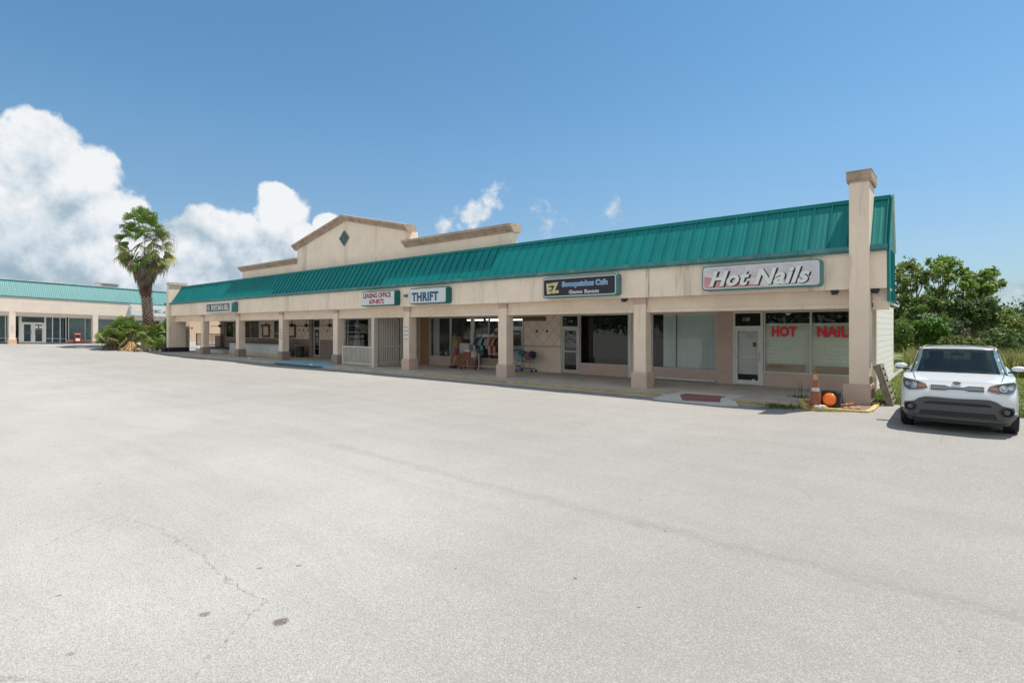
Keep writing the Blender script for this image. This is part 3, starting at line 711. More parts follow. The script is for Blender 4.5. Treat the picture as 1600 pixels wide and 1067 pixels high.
for i, (s_, w_) in enumerate((('Sunday - Thursday', .5), ('10:00am to Midnight', .56), ('', 0), ('Friday', .22), ('and Saturday', .4), ('10:00am to 2:00am', .54), ('Must be 18 to enter', .56), ('No smoking inside', .46))):
    if s_: text_part('door_lettering', s_, -13.53-w_/2, -13.53+w_/2, 1.74-i*.062, 1.78-i*.062, YW+.03, txt_wf if i > 4 else txt_w, mall, bold=.01)
def panel(x0, x1, z0, z1, m, tiles, grooves=True, y=YW, zb=1.27, band=mauve, low=None):
    p = MB(); p.box(x0, x1, y, y+.2, z0, z1, 0)
    zl, zh = zb+.09, z1
    if grooves:
        h = zh-zl; stp = .62; k = -int(h/stp)-1
        x = x0-h
        while x < x1:
            for sgn in (1, -1):
                pts = []
                xa, xb = (x, x+h) if sgn > 0 else (x+h, x)
                # clip line (xa,zl)-(xb,zh) to [x0,x1]
                ta, tb = 0., 1.
                dx = xb-xa
                for lo in ((x0+.01-xa)/dx, (x1-.01-xa)/dx):
                    pass
                t1, t2 = sorted(((x0+.01-xa)/dx, (x1-.01-xa)/dx)); ta, tb = max(0, t1), min(1, t2)
                if tb > ta+.02:
                    p.tube([(xa+dx*ta, y-.001, zl+h*ta), (xa+dx*tb, y-.001, zl+h*tb)], .006, 4, m=2)
            x += stp
    for tx, tz in tiles: p.box(tx-.055, tx+.055, y-.012, y, tz-.06, tz+.06, 3)
    if band: p.box(x0, x1, y-.03, y, zb, zb+.09, 1)
    if low: p.box(x0, x1, y-.006, y, z0, zb, 1)
    return p.build('wall', [m, band or mauve, mat('groove', (.24, .17, .12)), mat('tile_brown', (.045, .03, .02))], mall)
panel(-16.2, -14.05, Z0, ZT, stucco, [(-15.42, 2.02), (-14.82, 2.02)], band=plinthm)
vent = MB(); vent.box(-16.2, -14.9, YW-.1, YW-.004, 2.5, 2.70); vent.build('ceiling_trim', wood, mall)
# --- thrift shop
door(-17.15, -16.22, Z0, 2.21, mall, transom=ZT, g=glass_c, hand=-1)
po = MB(); po.box(-16.98, -16.40, YW+.028, YW+.034, 1.42, 2.05); pr = po.build('door_poster', mat('poster_dark', (.04, .075, .055), .4, .3, 8), mall)
text_part('poster_lettering', 'COME IN', -16.92, -16.46, 1.85, 1.93, YW+.026, txt_wf, pr)
pp_ = MB(); pp_.box(-16.86, -16.54, YW+.022, YW+.027, 1.70, 1.80); pp_.build('poster_patch', mat('poster_red', (.4, .05, .04)), pr)
pp_ = MB(); pp_.box(-16.95, -16.43, YW+.10, YW+.11, .35, 1.30); pp_.build('door_paper', white_p, mall)
wall(-19.62, -17.15, Z0, .58, plinthm); window(-19.62, -17.15, .58, ZT, mall, mull=(-18.5,), g=glass_c)
f = MB(); f.box(-19.72, -19.55, YW-.04, YW+.06, Z0, ZT); f.build('mullion', alu, mall)
wall(-23.0, -21.3, Z0, .58, plinthm); wall(-21.3, -19.7, Z0, .58, woodlt)
window(-23.0, -19.72, .58, ZT, mall, mull=(-21.32,), g=glass_c)
room(-23.1, -16.2, mall, m=mat('shop_interior', (.10, .09, .08), .9, .3, 2), y1=24.5)
for x0, x1, y, in ((-21.0, -19.9, 21.4), (-19.4, -18.3, 21.2), (-18.9, -17.6, 22.2), (-17.6, -16.8, 22.6), (-21, -19.6, 23.2)):
    l = MB(); l.box(x0, x1, y, y+.12, 2.58, 2.63, 0); l.box(x0-.03, x1+.03, y-.03, y+.15, 2.63, 2.69, 1); l.build('tube_light', [mat('lit_tube', (.9, .9, .85), emit=((1, .96, .88), 2.6)), white_p], mall)
bc = MB(); bc.box(-22.95, -22.45, YW+.25, YW+.27, .6, 2.7); bc.build('door_curtain', mat('pale_curtain', (.45, .50, .48), .8), mall)
# --- leasing office and gate side
wall(-23.9, -23.0, Z0, ZT, woodlt)
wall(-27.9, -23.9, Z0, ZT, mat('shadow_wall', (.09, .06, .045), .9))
wall(-28.7, -27.9, Z0, ZT, stucco)
wall(-31.3, -28.7, Z0, .9, mauve); window(-31.3, -28.7, .9, ZT, mall, g=glass, fm=alu, rail=1.9, mull=(-31.0,))
room(-31.3, -28, mall, y1=23)
ct = MB()
for i in range(9): ct.tube([(-30.6+i*.045, YW+.32+.03*(i % 2), 2.6), (-30.62+i*.05, YW+.32+.03*(i % 2), 1.8), (-30.75+i*.075, YW+.32+.03*(i % 2), .9)], .035, 5)
for i in range(9): ct.tube([(-30.2+i*.14, YW+.30, 2.35-.012*i*i+.07*i-.0), (-30.2+i*.14, YW+.3, 2.2-.3*math.sin(i/8*3.1))], .08, 5)
ct.build('curtain', mat('cream_curtain', (.42, .36, .29), .9), mall)
# --- sports bar
low = mauve
panel(-34.36, -31.3, Z0, ZT, stucco, [(-33.4, 2.0), (-32.7, 2.0), (-32.0, 2.0)], low=low)
door(-35.22, -34.36, Z0, 2.21, mall, transom=ZT, g=glass_d, fm=alu)
text_part('door_emblem', 'A', -34.92, -34.68, 1.6, 1.88, YW+.03, txt_w, mall, bold=.03)
for i in range(4): text_part('door_lettering', ('OPEN DAILY', '11AM - 2AM', 'NO COOLERS', 'ID REQUIRED')[i], -34.95, -34.65, 1.42-i*.24, 1.48-i*.24, YW+.03, txt_w, mall)
f = MB(); f.box(-35.62, -35.24, YW-.12, YW-.002, Z0, ZT); f.build('door_surround', mauve, mall)
panel(-39.6, -35.22, Z0, ZT, stucco, [(-37.1, 2.0), (-36.55, 2.0), (-36.0, 2.0), (-39.3, 2.0)], low=low)
wall(-41.0, -39.6, Z0, 1.3, low); window(-41.0, -39.6, 1.3, ZT, mall, g=glass_d, fm=white_p, rail=1.75)
panel(-43.4, -41.0, Z0, ZT, stucco, [(-42.8, 2.0), (-41.4, 2.0)], low=low)
wall(-49.9, -43.4, Z0, 1.32, low); window(-49.7, -43.4, 1.32, ZT, mall, mull=(-48.1, -46.5, -44.95), g=glass, fm=alu)
wall(-50.3, -49.7, Z0, ZT, low, y0=YW-.1)
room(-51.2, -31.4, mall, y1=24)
def frame_board(x0, x1, y):
    f = MB(); w_ = .17; f.box(x0, x0+w_, y, y+.08, 1.45, 2.45); f.box(x1-w_, x1, y, y+.08, 1.45, 2.45); f.box(x0+w_, x1-w_, y+.002, y+.078, 2.28, 2.45); f.box(x0+w_, x1-w_, y+.002, y+.078, 1.45, 1.6)
    f.prism([((x0+x1)/2-.12, 2.45), ((x0+x1)/2, 2.56), ((x0+x1)/2+.12, 2.45)], 'xz', y, y+.06)
    return f
for i, (a, b_) in enumerate(((-38.7, -37.6), (-42.75, -41.55))):
    t_ = thing('menu_frame', ('brown wooden frame on the sports bar wall nearest the trash can', 'brown wooden frame on the sports bar wall left of the small white window')[i], 'frame', ((a+b_)/2, YW-.09, 1.45), 'wooden frames on the sports bar wall')
    frame_board(a, b_, YW-.095).build('frame', wood, t_, bevel=.006)
    q = MB(); q.box(a+.16, b_-.16, YW-.05, YW-.035, 1.58, 2.3); q.build('board', stucco, t_)
# patio behind the left end: low counter of the bar, railings
ctr = thing('bar_counter', 'low white corrugated patio counter with dark top in front of the sports bar', 'counter', (-41, 18.7, .12))
m_ = MB()
x = -44.75
while x < -36.2:
    m_.prism([(x, 18.70), (x+.02, 18.67), (x+.12, 18.67), (x+.14, 18.70), (x+.16, 18.70)], 'xy', .36, 1.04); x += .16
m_.box(-44.75, -36.1, 18.70, 18.9, .36, 1.04); m_.build('front_panel', mat('pale_panel', (.60, .62, .62), .6, .05, 2, dirt=.3, dirtcol=(.4, .38, .36)), ctr)
m_ = MB(); m_.box(-45.3, -36.0, 18.5, 19.1, 1.04, 1.11); m_.build('counter_top', mat('dark_wood', (.06, .04, .035), .5), ctr)
m_ = MB(); m_.box(-44.9, -36.1, 18.64, 18.95, .12, .36); m_.build('base', mat('cream_base', (.55, .47, .34), .9, .1), ctr)
st = MB(); st.box(-50.6, -45.2, 18.3, 19.55, .12, .40); o = st.build('patio_step', concw, origin=(-48, 18.9, .12), bevel=.02); tag(o, 'long pale concrete step at the left end of the covered walkway', 'step')
def railing(x0, x1, y, z0, z1, n, m, label, name='patio_railing', axis='x', rail_r=.03, bar_r=.018, posts=True, group=None, bars_z=None):
    pt = (lambda a, z: (a, y, z)) if axis == 'x' else (lambda a, z: (y, a, z))
    t_ = thing(name, label, 'railing', (*pt((x0+x1)/2, 0)[:2], z0), group)
    r = MB()
    for z in (z0+.12, z1): 
        a, b_ = pt(x0, z), pt(x1, z); rr = rail_r
        r.box(min(a[0], b_[0])-(rr if axis == 'y' else 0), max(a[0], b_[0])+(rr if axis == 'y' else 0), min(a[1], b_[1])-(rr if axis == 'x' else 0), max(a[1], b_[1])+(rr if axis == 'x' else 0), z-rr, z+rr)
    r.build('rails', m, t_)
    b = MB()
    for i in range(n):
        a = x0+(x1-x0)*(i+.5)/n; p = pt(a, 0)
        b.box(p[0]-bar_r, p[0]+bar_r, p[1]-bar_r, p[1]+bar_r, z0+(.02 if bars_z is None else bars_z), z1-rail_r)
    b.build('bars', m, t_)
    if posts:
        for a in (x0, x1):
            p = pt(a, 0); q = MB(); q.box(p[0]-.05, p[0]+.05, p[1]-.05, p[1]+.05, z0, z1+.05); q.build('post', m, t_)
    return t_
brn = mat('brown_metal', (.10, .055, .03), .5, .1)
railing(-55.8, -49.9, 20.3, .52, 1.62, 22, brn, 'brown metal patio railing seen through the left end of the walkway')
pl = MB(); pl.box(-50.9, -49.9, 20.0, 20.2, .5, 1.5); tag(pl.build('low_screen', mauve, origin=(-50.4, 20.1, .5)), 'brown low screen panel between the patio railing and the bar', 'screen')
gatem = mat('gate_white', (.64, .60, .53), .6, .06, 4, dirt=.4, dirtcol=(.3, .25, .2))
railing(-26.62, -23.72, 17.22, .12, 1.15, 24, gatem, 'cream low picket railing between two columns beside the tall barred gate', name='picket_railing', bar_r=.02)
sg = thing('security_gate', 'tall cream barred gate crossing the walkway beside the thrift shop', 'gate', (-23.7, 18.8, .12))
for k in range(2):
    g_ = MB(); y0, y1 = (17.35, 18.85) if k == 0 else (18.9, 20.35)
    for i in range(13):
        y = y0+(y1-y0)*(i+.5)/13; g_.box(-23.72, -23.68, y-.026, y+.026, .16, 2.84)
    for z in (.30, 1.18, 2.80): g_.box(-23.735, -23.665, y0, y1, z-.03, z+.03)
    g_.build('gate_leaf', gatem, sg)
q = MB(); q.box(-23.82, -23.58, 17.1, 17.34, .12, 2.86); q.build('post', offw, sg)
q = MB(); q.box(-27.2, -23.9, 19.3, 19.36, .12, 1.2); 
gp_ = MB(); gp_.box(-28.0, -27.3, 20.0, 20.3, .12, 2.8); gp_.build('pilaster', stucco, mall)
# notices on columns
def notice(x, z0, z1, lines, label, y=17.005, w=.30, board=white_p, tm=txt_b, T=ident):
    p = T(x, y, z0)
    t_ = thing('notice_sign', label, 'sign', p)
    if board: MB(T).box(x-w/2, x+w/2, y-.008, y, z0, z1).build('board', board, t_)
    n = len(lines)
    for i, s_ in enumerate(lines):
        h = (z1-z0)/n; z = z1-(i+.72)*h
        text_part('lettering', s_, x-w*.4, x+w*.4, z, z+h*.42, y-.010, tm, t_, T=T, squash=True)
notice(-20.86, 1.55, 2.32, ['NO', 'Parking', 'Fire', 'Lane'], 'small white no parking notice on the column between the leasing and thrift shops')
notice(-33.25, 1.45, 2.15, ['NO', 'Parking', 'Fire', 'Lane'], 'small dark painted lettering on the column right of the patio counter', board=None, tm=mat('faint_ink', (.2, .17, .15)))

# ================================================================== SHOP SIGNS
sign_teal = mat('sign_frame_teal', (.07, .20, .21), .4, .12, 3, dirt=.4, dirtcol=(.25, .36, .36))
sign_teal_d = mat('sign_frame_dark', (.0, .13, .12), .4, .1, 3)
face_w = mat('sign_face_white', (.62, .66, .66), .3, .04, 2, dirt=.25, dirtcol=(.48, .50, .49))
face_k = mat('sign_face_black', (.012, .014, .022), .3, .05)
def hotnails_face():
    m = bpy.data.materials.new('sign_face_pink'); m.use_nodes = True
    t = NT(m.node_tree); b = t.n['Principled BSDF']
    oc = t.node('ShaderNodeTexCoord').outputs['Object']; s = t.node('ShaderNodeSeparateXYZ', ins={0: oc})
    n = t.noise(oc, 3, 8, .75)
    base = t.ramp(n, [(.35, (.46, .42, .47)), (.5, (.58, .54, .57)), (.65, (.66, .62, .63))])
    x = t.math('DIVIDE', t.math('ADD', s.outputs[0], 1.6), 3.2)         # 0..1
    z = s.outputs[2]
    cz = t.math('SUBTRACT', .47, t.math('MULTIPLY', t.math('POWER', t.math('MAXIMUM', x, 0), .8), .62))
    f = t.mr(t.math('SUBTRACT', z, cz), -.004, .004, 1, 0)
    f2 = t.mr(t.math('SUBTRACT', z, t.math('SUBTRACT', .56, t.math('MULTIPLY', x, .50))), -.004, .004, 1, 0)
    c = t.mix(t.math('MULTIPLY', f2, .55), base, (.72, .66, .65)); c = t.mix(f, c, t.ramp(n, [(.3, (.50, .19, .22)), (.7, (.64, .32, .34))]))
    t.l.new(c, b.inputs['Base Color']); b.inputs['Roughness'].default_value = .35
    return m
def sign(label, x0, x1, z0, z1, frame, face, dpt=.30, r=.10, T=ident, y=16.80, rim=.045, ret=None, inset=.055):
    t_ = thing('shop_sign', label, 'sign', T((x0+x1)/2, y, z0))
    c = MB(T); c.prism(rrect(x0, x1, z0, z1, r), 'xz', y-dpt, y+.01); c.prism(rrect(x0+.004, x1-.004, z0+.004, z1-.004, r), 'xz', y-dpt-.02, y-dpt-.001)
    c.build('cabinet', frame, t_, bevel=.012)
    q = MB(T); q.prism(rrect(x0+rim, x1-rim, z0+rim, z1-rim, r*.8), 'xz', y-dpt-.032, y-dpt-.02); q.build('retainer', ret or frame, t_)
    f = MB(T); i = rim+inset; f.prism(rrect(x0+i, x1-i, z0+i, z1-i, r*.6), 'xz', y-dpt-.040, y-dpt-.032); fc = f.build('face', face, t_)
    return t_, y-dpt-.042, fc
alu_l = mat('sign_retainer', (.62, .68, .68), .35, .05)
t_, yf, _ = sign('long pinkish sign reading Hot Nails in white italic letters', -6.10, -2.87, 3.30, 4.05, sign_teal, hotnails_face(), ret=alu_l, inset=.03)
text_part('lettering_shadow', 'Hot Nails', -5.84, -3.10, 3.39, 3.86, yf+.0, txt_k, t_, bold=.055, shear=.32, spacing=1.06)
text_part('lettering', 'Hot Nails', -5.87, -3.14, 3.41, 3.88, yf-.006, txt_w, t_, bold=.035, shear=.32, spacing=1.06)
t_, yf, _ = sign('black sign reading EZ Sweepstakes Cafe Game Room', -12.18, -9.02, 3.29, 4.05, sign_teal, face_k, ret=alu_l, inset=.03)
txt_g = mat('lettering_gold', (.58, .50, .25), .5); txt_lb = mat('lettering_sky_blue', (.16, .33, .62), .5); txt_out = mat('lettering_outline', (.55, .62, .74), .5)
text_part('lettering', 'EZ', -11.98, -11.42, 3.45, 3.85, yf, txt_g, t_, bold=.06, shear=-.05, rot=.06)
text_part('lettering_outline', 'Sweepstakes Cafe', -11.28, -9.36, 3.62, 3.88, yf+.002, txt_out, t_, bold=.07)
text_part('lettering', 'Sweepstakes Cafe', -11.26, -9.38, 3.635, 3.865, yf-.005, txt_lb, t_, bold=.03)
text_part('lettering', 'Game Room', -10.98, -9.72, 3.41, 3.55, yf, mat('lettering_grey', (.50, .46, .47), .5), t_, bold=.06, spacing=1.1)
t_, yf, _ = sign('white sign with dark teal sides reading THRIFT in blue capitals', -19.97, -17.44, 3.28, 4.02, sign_teal_d, face_w, r=.12, inset=.0)
text_part('lettering', 'THRIFT', -19.78, -17.95, 3.40, 3.82, yf, txt_b, t_, bold=.05, spacing=1.08)
t_, yf, _ = sign('white sign reading LEASING OFFICE 639-8572 in red letters', -23.85, -21.05, 3.28, 4.02, sign_teal_d, face_w, r=.10, inset=.0)
text_part('lettering', 'LEASING OFFICE', -23.62, -21.36, 3.68, 3.93, yf, mat('lettering_crimson', (.33, .02, .045)), t_, bold=.035)
text_part('lettering', '639-8572', -23.1, -21.9, 3.38, 3.62, yf, MAT['lettering_crimson'], t_, bold=.035)
t_, yf, _ = sign('narrow sign with white SPORTS BAR & GRILL letters on black', -43.2, -38.9, 3.27, 4.01, alu_l, face_w, dpt=.42, r=.05, inset=.02)
q = MB(); q.box(-43.05, -39.15, yf-.006, yf, 3.38, 3.90); q.build('panel', face_k, t_)
text_part('lettering', 'SPORTS BAR & GRILL', -42.25, -39.25, 3.45, 3.83, yf-.010, txt_w, t_, bold=.03, shear=.2)
q = MB(); q.lathe([(.0, -.004), (.20, -.004), (.20, .0)], (-42.7, yf-.008, 3.64), 20, axis='y'); q.build('emblem', txt_w, t_)
q = MB(); q.lathe([(.0, -.004), (.15, -.004), (.15, .0)], (-42.7, yf-.014, 3.64), 20, axis='y'); q.build('emblem_centre', face_k, t_)
q = MB(); q.box(-38.9, -38.87, 16.37, 16.79, 3.30, 3.99); q.build('side_panel', sign_teal, t_)
text_part('emblem_letter', 'A', -42.8, -42.6, 3.55, 3.73, yf-.022, txt_w, t_, bold=.03)
# little lamps and junction boxes under the fascia
for i, (x, z) in enumerate(((-2.62, 3.19), (-8.95, 3.19), (-1.70, 3.19), (-20.55, 3.78))):
    lb = ('small dark soffit lamp beside the tall right pier', 'small dark soffit lamp left of the cafe side column', 'small dark lamp on the right side of the tall pier', 'small grey lamp on the fascia between the leasing and thrift signs')[i]
    o = MB(); yy = 16.80 if i == 3 else 16.95
    o.box(x-.09, x+.09, yy-.14, yy-.0, z-.07, z-.0); o.prism([(x-.05, z-.07), (x+.05, z-.07), (x+.08, z-.12), (x-.08, z-.12)], 'xz', yy-.16, yy-.03)
    ob = o.build('wall_lamp', black_p if i != 3 else sign_teal, origin=(x, yy, z)); tag(ob, lb, 'lamp', 'small lamps along the fascia')

# ================================================================== ceiling fans
def fan(m_b, m_h):
    t_ = thing('ceiling_fan', 'fan', 'ceiling fan', (0, 0, 2.86), 'ceiling fans over the walkway')
    r = MB(); r.tube([(0, 0, 2.86), (0, 0, 2.50)], .018, 6); r.lathe([(.06, 2.86), (.06, 2.82), (.02, 2.80)], (0, 0, 0), 12); r.build('rod', m_h, t_)
    h = MB(); h.lathe([(.0, 2.52), (.10, 2.50), (.14, 2.44), (.13, 2.37), (.06, 2.34), (.05, 2.30), (0, 2.29)], (0, 0, 0), 14); h.build('motor', m_h, t_, smooth=True)
    for k in range(4):
        a = k*math.pi/2+.3; c_, s_ = math.cos(a), math.sin(a); b = MB(lambda x, y, z: (x*c_-y*s_, x*s_+y*c_, z))
        b.add([(.12, -.03, 2.39), (.2, -.06, 2.385), (.68, -.075, 2.37), (.70, .06, 2.40), (.2, .05, 2.41), (.12, .03, 2.40)], [(0, 1, 4, 5), (1, 2, 3, 4)])
        b.add([(p[0], p[1], p[2]+.012) for p in [(.12, -.03, 2.39), (.2, -.06, 2.385), (.68, -.075, 2.37), (.70, .06, 2.40), (.2, .05, 2.41), (.12, .03, 2.40)]], [(0, 1, 4, 5), (1, 2, 3, 4)])
        b.build('blade', m_b, t_)
    return t_
fanbrown = mat('fan_blade_brown', (.10, .06, .035), .5); fanwhite = mat('fan_white', (.62, .60, .54), .5)
f_b = fan(fanbrown, black_p); f_w = fan(fanwhite, fanwhite)
spots = [(-27.3, f_w, 'white ceiling fan in front of the window left of the leasing gate', .2), (-30.2, f_b, 'dark brown fan hanging just left of the blue patch column', .9), (-33.0, f_b, 'dark brown fan hanging above the sports bar door', .4),
         (-34.9, f_b, 'brown fan hanging right of the column with painted lettering', .1), (-39.4, f_w, 'pale fan over the right half of the patio counter', .7), (-42.6, f_w, 'pale fan over the left half of the patio counter', .2), (-46.4, f_b, 'leftmost dark fan hanging near the patio railing', .5)]
used = set()
for x, src, lb, rz in spots:
    o = src if src not in used else copy_tree(src); used.add(src)
    o.location = (x, 18.6, 2.78); o.rotation_euler = (0, 0, rz); o['label'] = lb

# ================================================================== things on the walkway
can = thing('trash_can', 'dark grey round trash can against the mauve wall of the sports bar', 'trash can', (-35.9, 19.75, .12))
m_ = MB(); m_.lathe([(.24, .12), (.27, .30), (.29, .80), (.31, .82), (.31, .86), (.28, .86), (.26, .30), (0, .25)], (-35.9, 19.75, 0), 20); m_.build('body', mat('can_plastic', (.06, .075, .08), .5, .1), can, smooth=True)
m_ = MB(); m_.lathe([(.295, .62), (.305, .63), (.305, .66), (.295, .67)], (-35.9, 19.75, 0), 20); m_.build('rim_band', MAT['can_plastic'], can)
asht = thing('ash_post', 'pale slim ashtray post beside the trash can', 'ashtray', (-36.35, 19.7, .12))
m_ = MB(); m_.lathe([(.13, .12), (.13, .17), (.04, .22), (.04, 1.0)], (-36.35, 19.7, 0), 12); m_.build('pole', offw, asht, smooth=True)
m_ = MB(); m_.lathe([(.04, 1.0), (.10, 1.05), (.10, 1.13), (0, 1.14)], (-36.35, 19.7, 0), 12); m_.build('top', wood, asht)

def cart(name_lbl, x, y, rz, metal, handlem):
    t_ = thing('shopping_cart', name_lbl, 'shopping cart', (x, y, .12))
    c_, s_ = math.cos(rz), math.sin(rz)
    T = lambda a, b, z: (x+a*c_-b*s_, y+a*s_+b*c_, z+.12)
    # basket, length along local x (front = +x), raked back
    bk = MB(T)
    lo = [(-.36, -.19, .52), (.40, -.15, .58), (.40, .15, .58), (-.36, .19, .52)]
    hi = [(-.46, -.27, .98), (.50, -.20, .90), (.50, .20, .90), (-.46, .27, .98)]
    L = lambda a, b, t: tuple(p+(q-p)*t for p, q in zip(a, b))
    for i in range(4):
        j = (i+1) % 4
        for t in (0, .25, .5, .75, 1): bk.tube([L(lo[i], hi[i], t), L(lo[j], hi[j], t)], .007 if t in (0, 1) else .0035, 5)
        n = 13 if i % 2 == 0 else 7
        for k in range(n+1): bk.tube([L(lo[i], lo[j], k/n), L(hi[i], hi[j], k/n)], .0035, 4)
    for k in range(10): bk.tube([L(lo[0], lo[1], k/9), L(lo[3], lo[2], k/9)], .0035, 4)
    bk.build('basket', metal, t_)
    fr = MB(T)
    for s in (-1, 1):
        fr.tube([(-.52, s*.24, 1.02), (-.42, s*.24, .60), (-.30, s*.23, .50), (.30, s*.17, .46), (.34, s*.17, .40)], .012, 6)
        fr.tube([(-.35, s*.24, .50), (-.42, s*.26, .16), (.42, s*.20, .16)], .013, 6)
        fr.tube([(.1, s*.2, .48), (.02, s*.22, .17)], .010, 6)
    fr.tube([(.42, -.20, .16), (.42, .20, .16)], .012, 6); fr.tube([(-.42, -.26, .16), (-.42, .26, .16)], .012, 6)
    for k in range(6): fr.tube([(-.40, -.22+.088*k, .17), (.40, -.17+.068*k, .17)], .004, 4)
    fr.build('frame', metal, t_)
    h = MB(T); h.tube([(-.52, -.27, 1.02), (-.52, .27, 1.02)], .018, 8); h.build('handle', handlem, t_)
    for a, b_ in ((-.42, -.25), (-.42, .25), (.42, -.19), (.42, .19)):
        w = MB(T); w.lathe([(0, -.014), (.06, -.014), (.06, .014), (0, .014)], (a, b_, .06), 12, axis='y'); w.build('wheel', rubber, t_)
    return t_, T
redm = mat('red_plastic', (.35, .02, .03), .5, .1); blueplastic = mat('blue_plastic', (.03, .16, .26), .45, .1)
_, TC = cart('chrome shopping cart loaded with red boxes in front of the thrift shop', -18.75, 19.35, math.pi+.25, mat('chrome', (.5, .5, .5), .3, .03, metal=.9), redm)
cm = lambda n, c: mat('cloth_'+n, c, .9, .15, 8, .3, 60)
def thing_box(T, x0, x1, y0, y1, z0, z1, m, name, lb, cat, bev=.01, extra=None):
    o = MB(T).box(x0, x1, y0, y1, z0, z1)
    ob = o.build(name, m, origin=T((x0+x1)/2, (y0+y1)/2, z0), bevel=bev); tag(ob, lb, cat); return ob
thing_box(TC, -.05, .38, -.12, .12, .60, .86, redm, 'red_box', 'red box lying in the chrome shopping cart', 'box')
thing_box(TC, .0, .3, -.09, .10, .865, .96, white_p, 'white_carton', 'small white carton on top of the red box in the chrome cart', 'carton')
thing_box(TC, -.35, -.08, -.13, .13, .60, .90, mat('cream_carton', (.55, .50, .32), .8), 'cream_carton', 'cream carton beside the red box in the chrome cart', 'carton')
_, TB = cart('blue shopping cart full of folded clothes against the tiled wall panel', -15.62, 19.85, 0.1, mat('blue_wire', (.03, .14, .24), .45, .1), blueplastic)
def lump(T, cx, cy, cz, rx, ry, rz_, m, name, lb, cat, seed=0):
    rr = random.Random(seed); bm = bmesh.new(); bmesh.ops.create_icosphere(bm, subdivisions=3, radius=1)
    ph = [rr.uniform(0, 6) for _ in range(6)]
    vs = []
    for v in bm.verts:
        k = 1+.13*math.sin(v.co.x*5+ph[0])*math.sin(v.co.y*6+ph[1])+.10*math.sin(v.co.z*9+ph[2]+v.co.x*4)
        vs.append((cx+v.co.x*rx*k, cy+v.co.y*ry*k, cz+v.co.z*rz_*k))
    o = MB(T).add(vs, [tuple(v.index for v in f.verts) for f in bm.faces]); bm.free()
    ob = o.build(name, m, origin=T(cx, cy, cz), smooth=True); tag(ob, lb, cat); return ob
lump(TB, .16, 0, .76, .28, .17, .16, cm('orange', (.42, .12, .05)), 'folded_clothes', 'orange cloth bundle in the blue shopping cart', 'clothes', 1)
lump(TB, .34, 0, .82, .17, .18, .16, cm('navy', (.02, .03, .07)), 'folded_clothes', 'dark navy bundle at the front of the blue shopping cart', 'clothes', 2)
lump(TB, -.2, 0, .86, .2, .16, .15, cm('teal', (.05, .17, .22)), 'folded_clothes', 'teal cloth bundle near the handle of the blue shopping cart', 'clothes', 3)
stm = thing('blue_stroller', 'small dark folding stroller behind the thrift column', 'stroller', (-16.5, 19.6, .12))
m_ = MB()
for s in (-.15, .15): m_.tube([(-16.75, 19.6+s, .18), (-16.45, 19.6+s, .7), (-16.65, 19.6+s, 1.05)], .013, 6); m_.tube([(-16.3, 19.6+s, .18), (-16.6, 19.6+s, .75)], .012, 6)
m_.tube([(-16.65, 19.45, 1.05), (-16.65, 19.75, 1.05)], .018, 6); m_.build('frame', black_p, stm)
m_ = MB(); m_.add([(-16.6, 19.47, .8), (-16.6, 19.73, .8), (-16.45, 19.73, .42), (-16.45, 19.47, .42), (-16.25, 19.47, .45), (-16.25, 19.73, .45)], [(0, 1, 2, 3), (3, 2, 5, 4)]); m_.build('seat', cm('dark', (.03, .05, .07)), stm)
for q_ in ((-16.75, 19.45), (-16.75, 19.75), (-16.3, 19.45), (-16.3, 19.75)):
    w = MB(); w.lathe([(0, -.012), (.06, -.012), (.06, .012), (0, .012)], (q_[0], q_[1], .18), 12, axis='y'); w.build('wheel', rubber, stm)

# garment rack
rk = thing('garment_rack', 'white garment rack of clothes in front of the thrift shop window', 'clothes rack', (-17.5, 19.45, .12))
m_ = MB()
for x in (-18.28, -16.5):
    m_.tube([(x, 19.45, .18), (x, 19.45, 1.80)], .022, 8); m_.tube([(x, 19.2, .18), (x, 19.7, .18)], .018, 8)
m_.tube([(-18.28, 19.45, 1.80), (-16.5, 19.45, 1.80)], .016, 8); m_.tube([(-18.28, 19.45, .30), (-16.5, 19.45, .30)], .014, 8)
m_.build('frame', white_p, rk)
for x in (-18.28, -16.5):
    for y in (19.22, 19.68):
        w = MB(); w.lathe([(0, -.012), (.035, -.012), (.035, .012), (0, .012)], (x, y, .155), 10, axis='y'); w.build('caster', rubber, rk)
def garment(x, col, L, lb, w=.21, kind='shirt', tilt=.0):
    m = cm(lb.split()[0]+lb.split()[1], col)
    zt = 1.72; y = 19.45
    outl = [(-.05, 0), (-w, -.07), (-w-.09, -.38), (-w-.02, -.40), (-w+.03, -.18), (-w+.04, -L), (w-.03, -L+.02), (w-.03, -.18), (w+.02, -.40), (w+.09, -.38), (w, -.07), (.05, 0)]
    n = len(outl); mb = MB()
    c_, s_ = math.cos(R(62)+tilt), math.sin(R(62)+tilt)
    for sgn in (-1, 1):
        vs = []
        for i, (a, z) in enumerate(outl):
            th = sgn*(.030+.018*math.sin(i*2.1+x*9))
            vs.append((x+a*c_-th*s_, y+a*s_+th*c_, zt+z))
        cen = (x-sgn*.055*s_, y+sgn*.055*c_, zt-L*.45)
        mb.add(vs+[cen], [(i, (i+1) % n, n) for i in range(n)])
    vs = [mb.v[i] for i in range(n)]+[mb.v[i+n+1] for i in range(n)]
    mb.add(vs, [(i, (i+1) % n, n+(i+1) % n, n+i) for i in range(n)])
    ob = mb.build('hanging_garment', m, origin=(x, y, zt), smooth=False)
    tag(ob, lb, 'clothing', 'clothes on the garment rack')
    hk = MB(); hk.tube([(x, y, zt-.01), (x, y, zt+.05), (x, y+.012, zt+.085)], .004, 5); hk.build('hanger_hook', steel, ob)
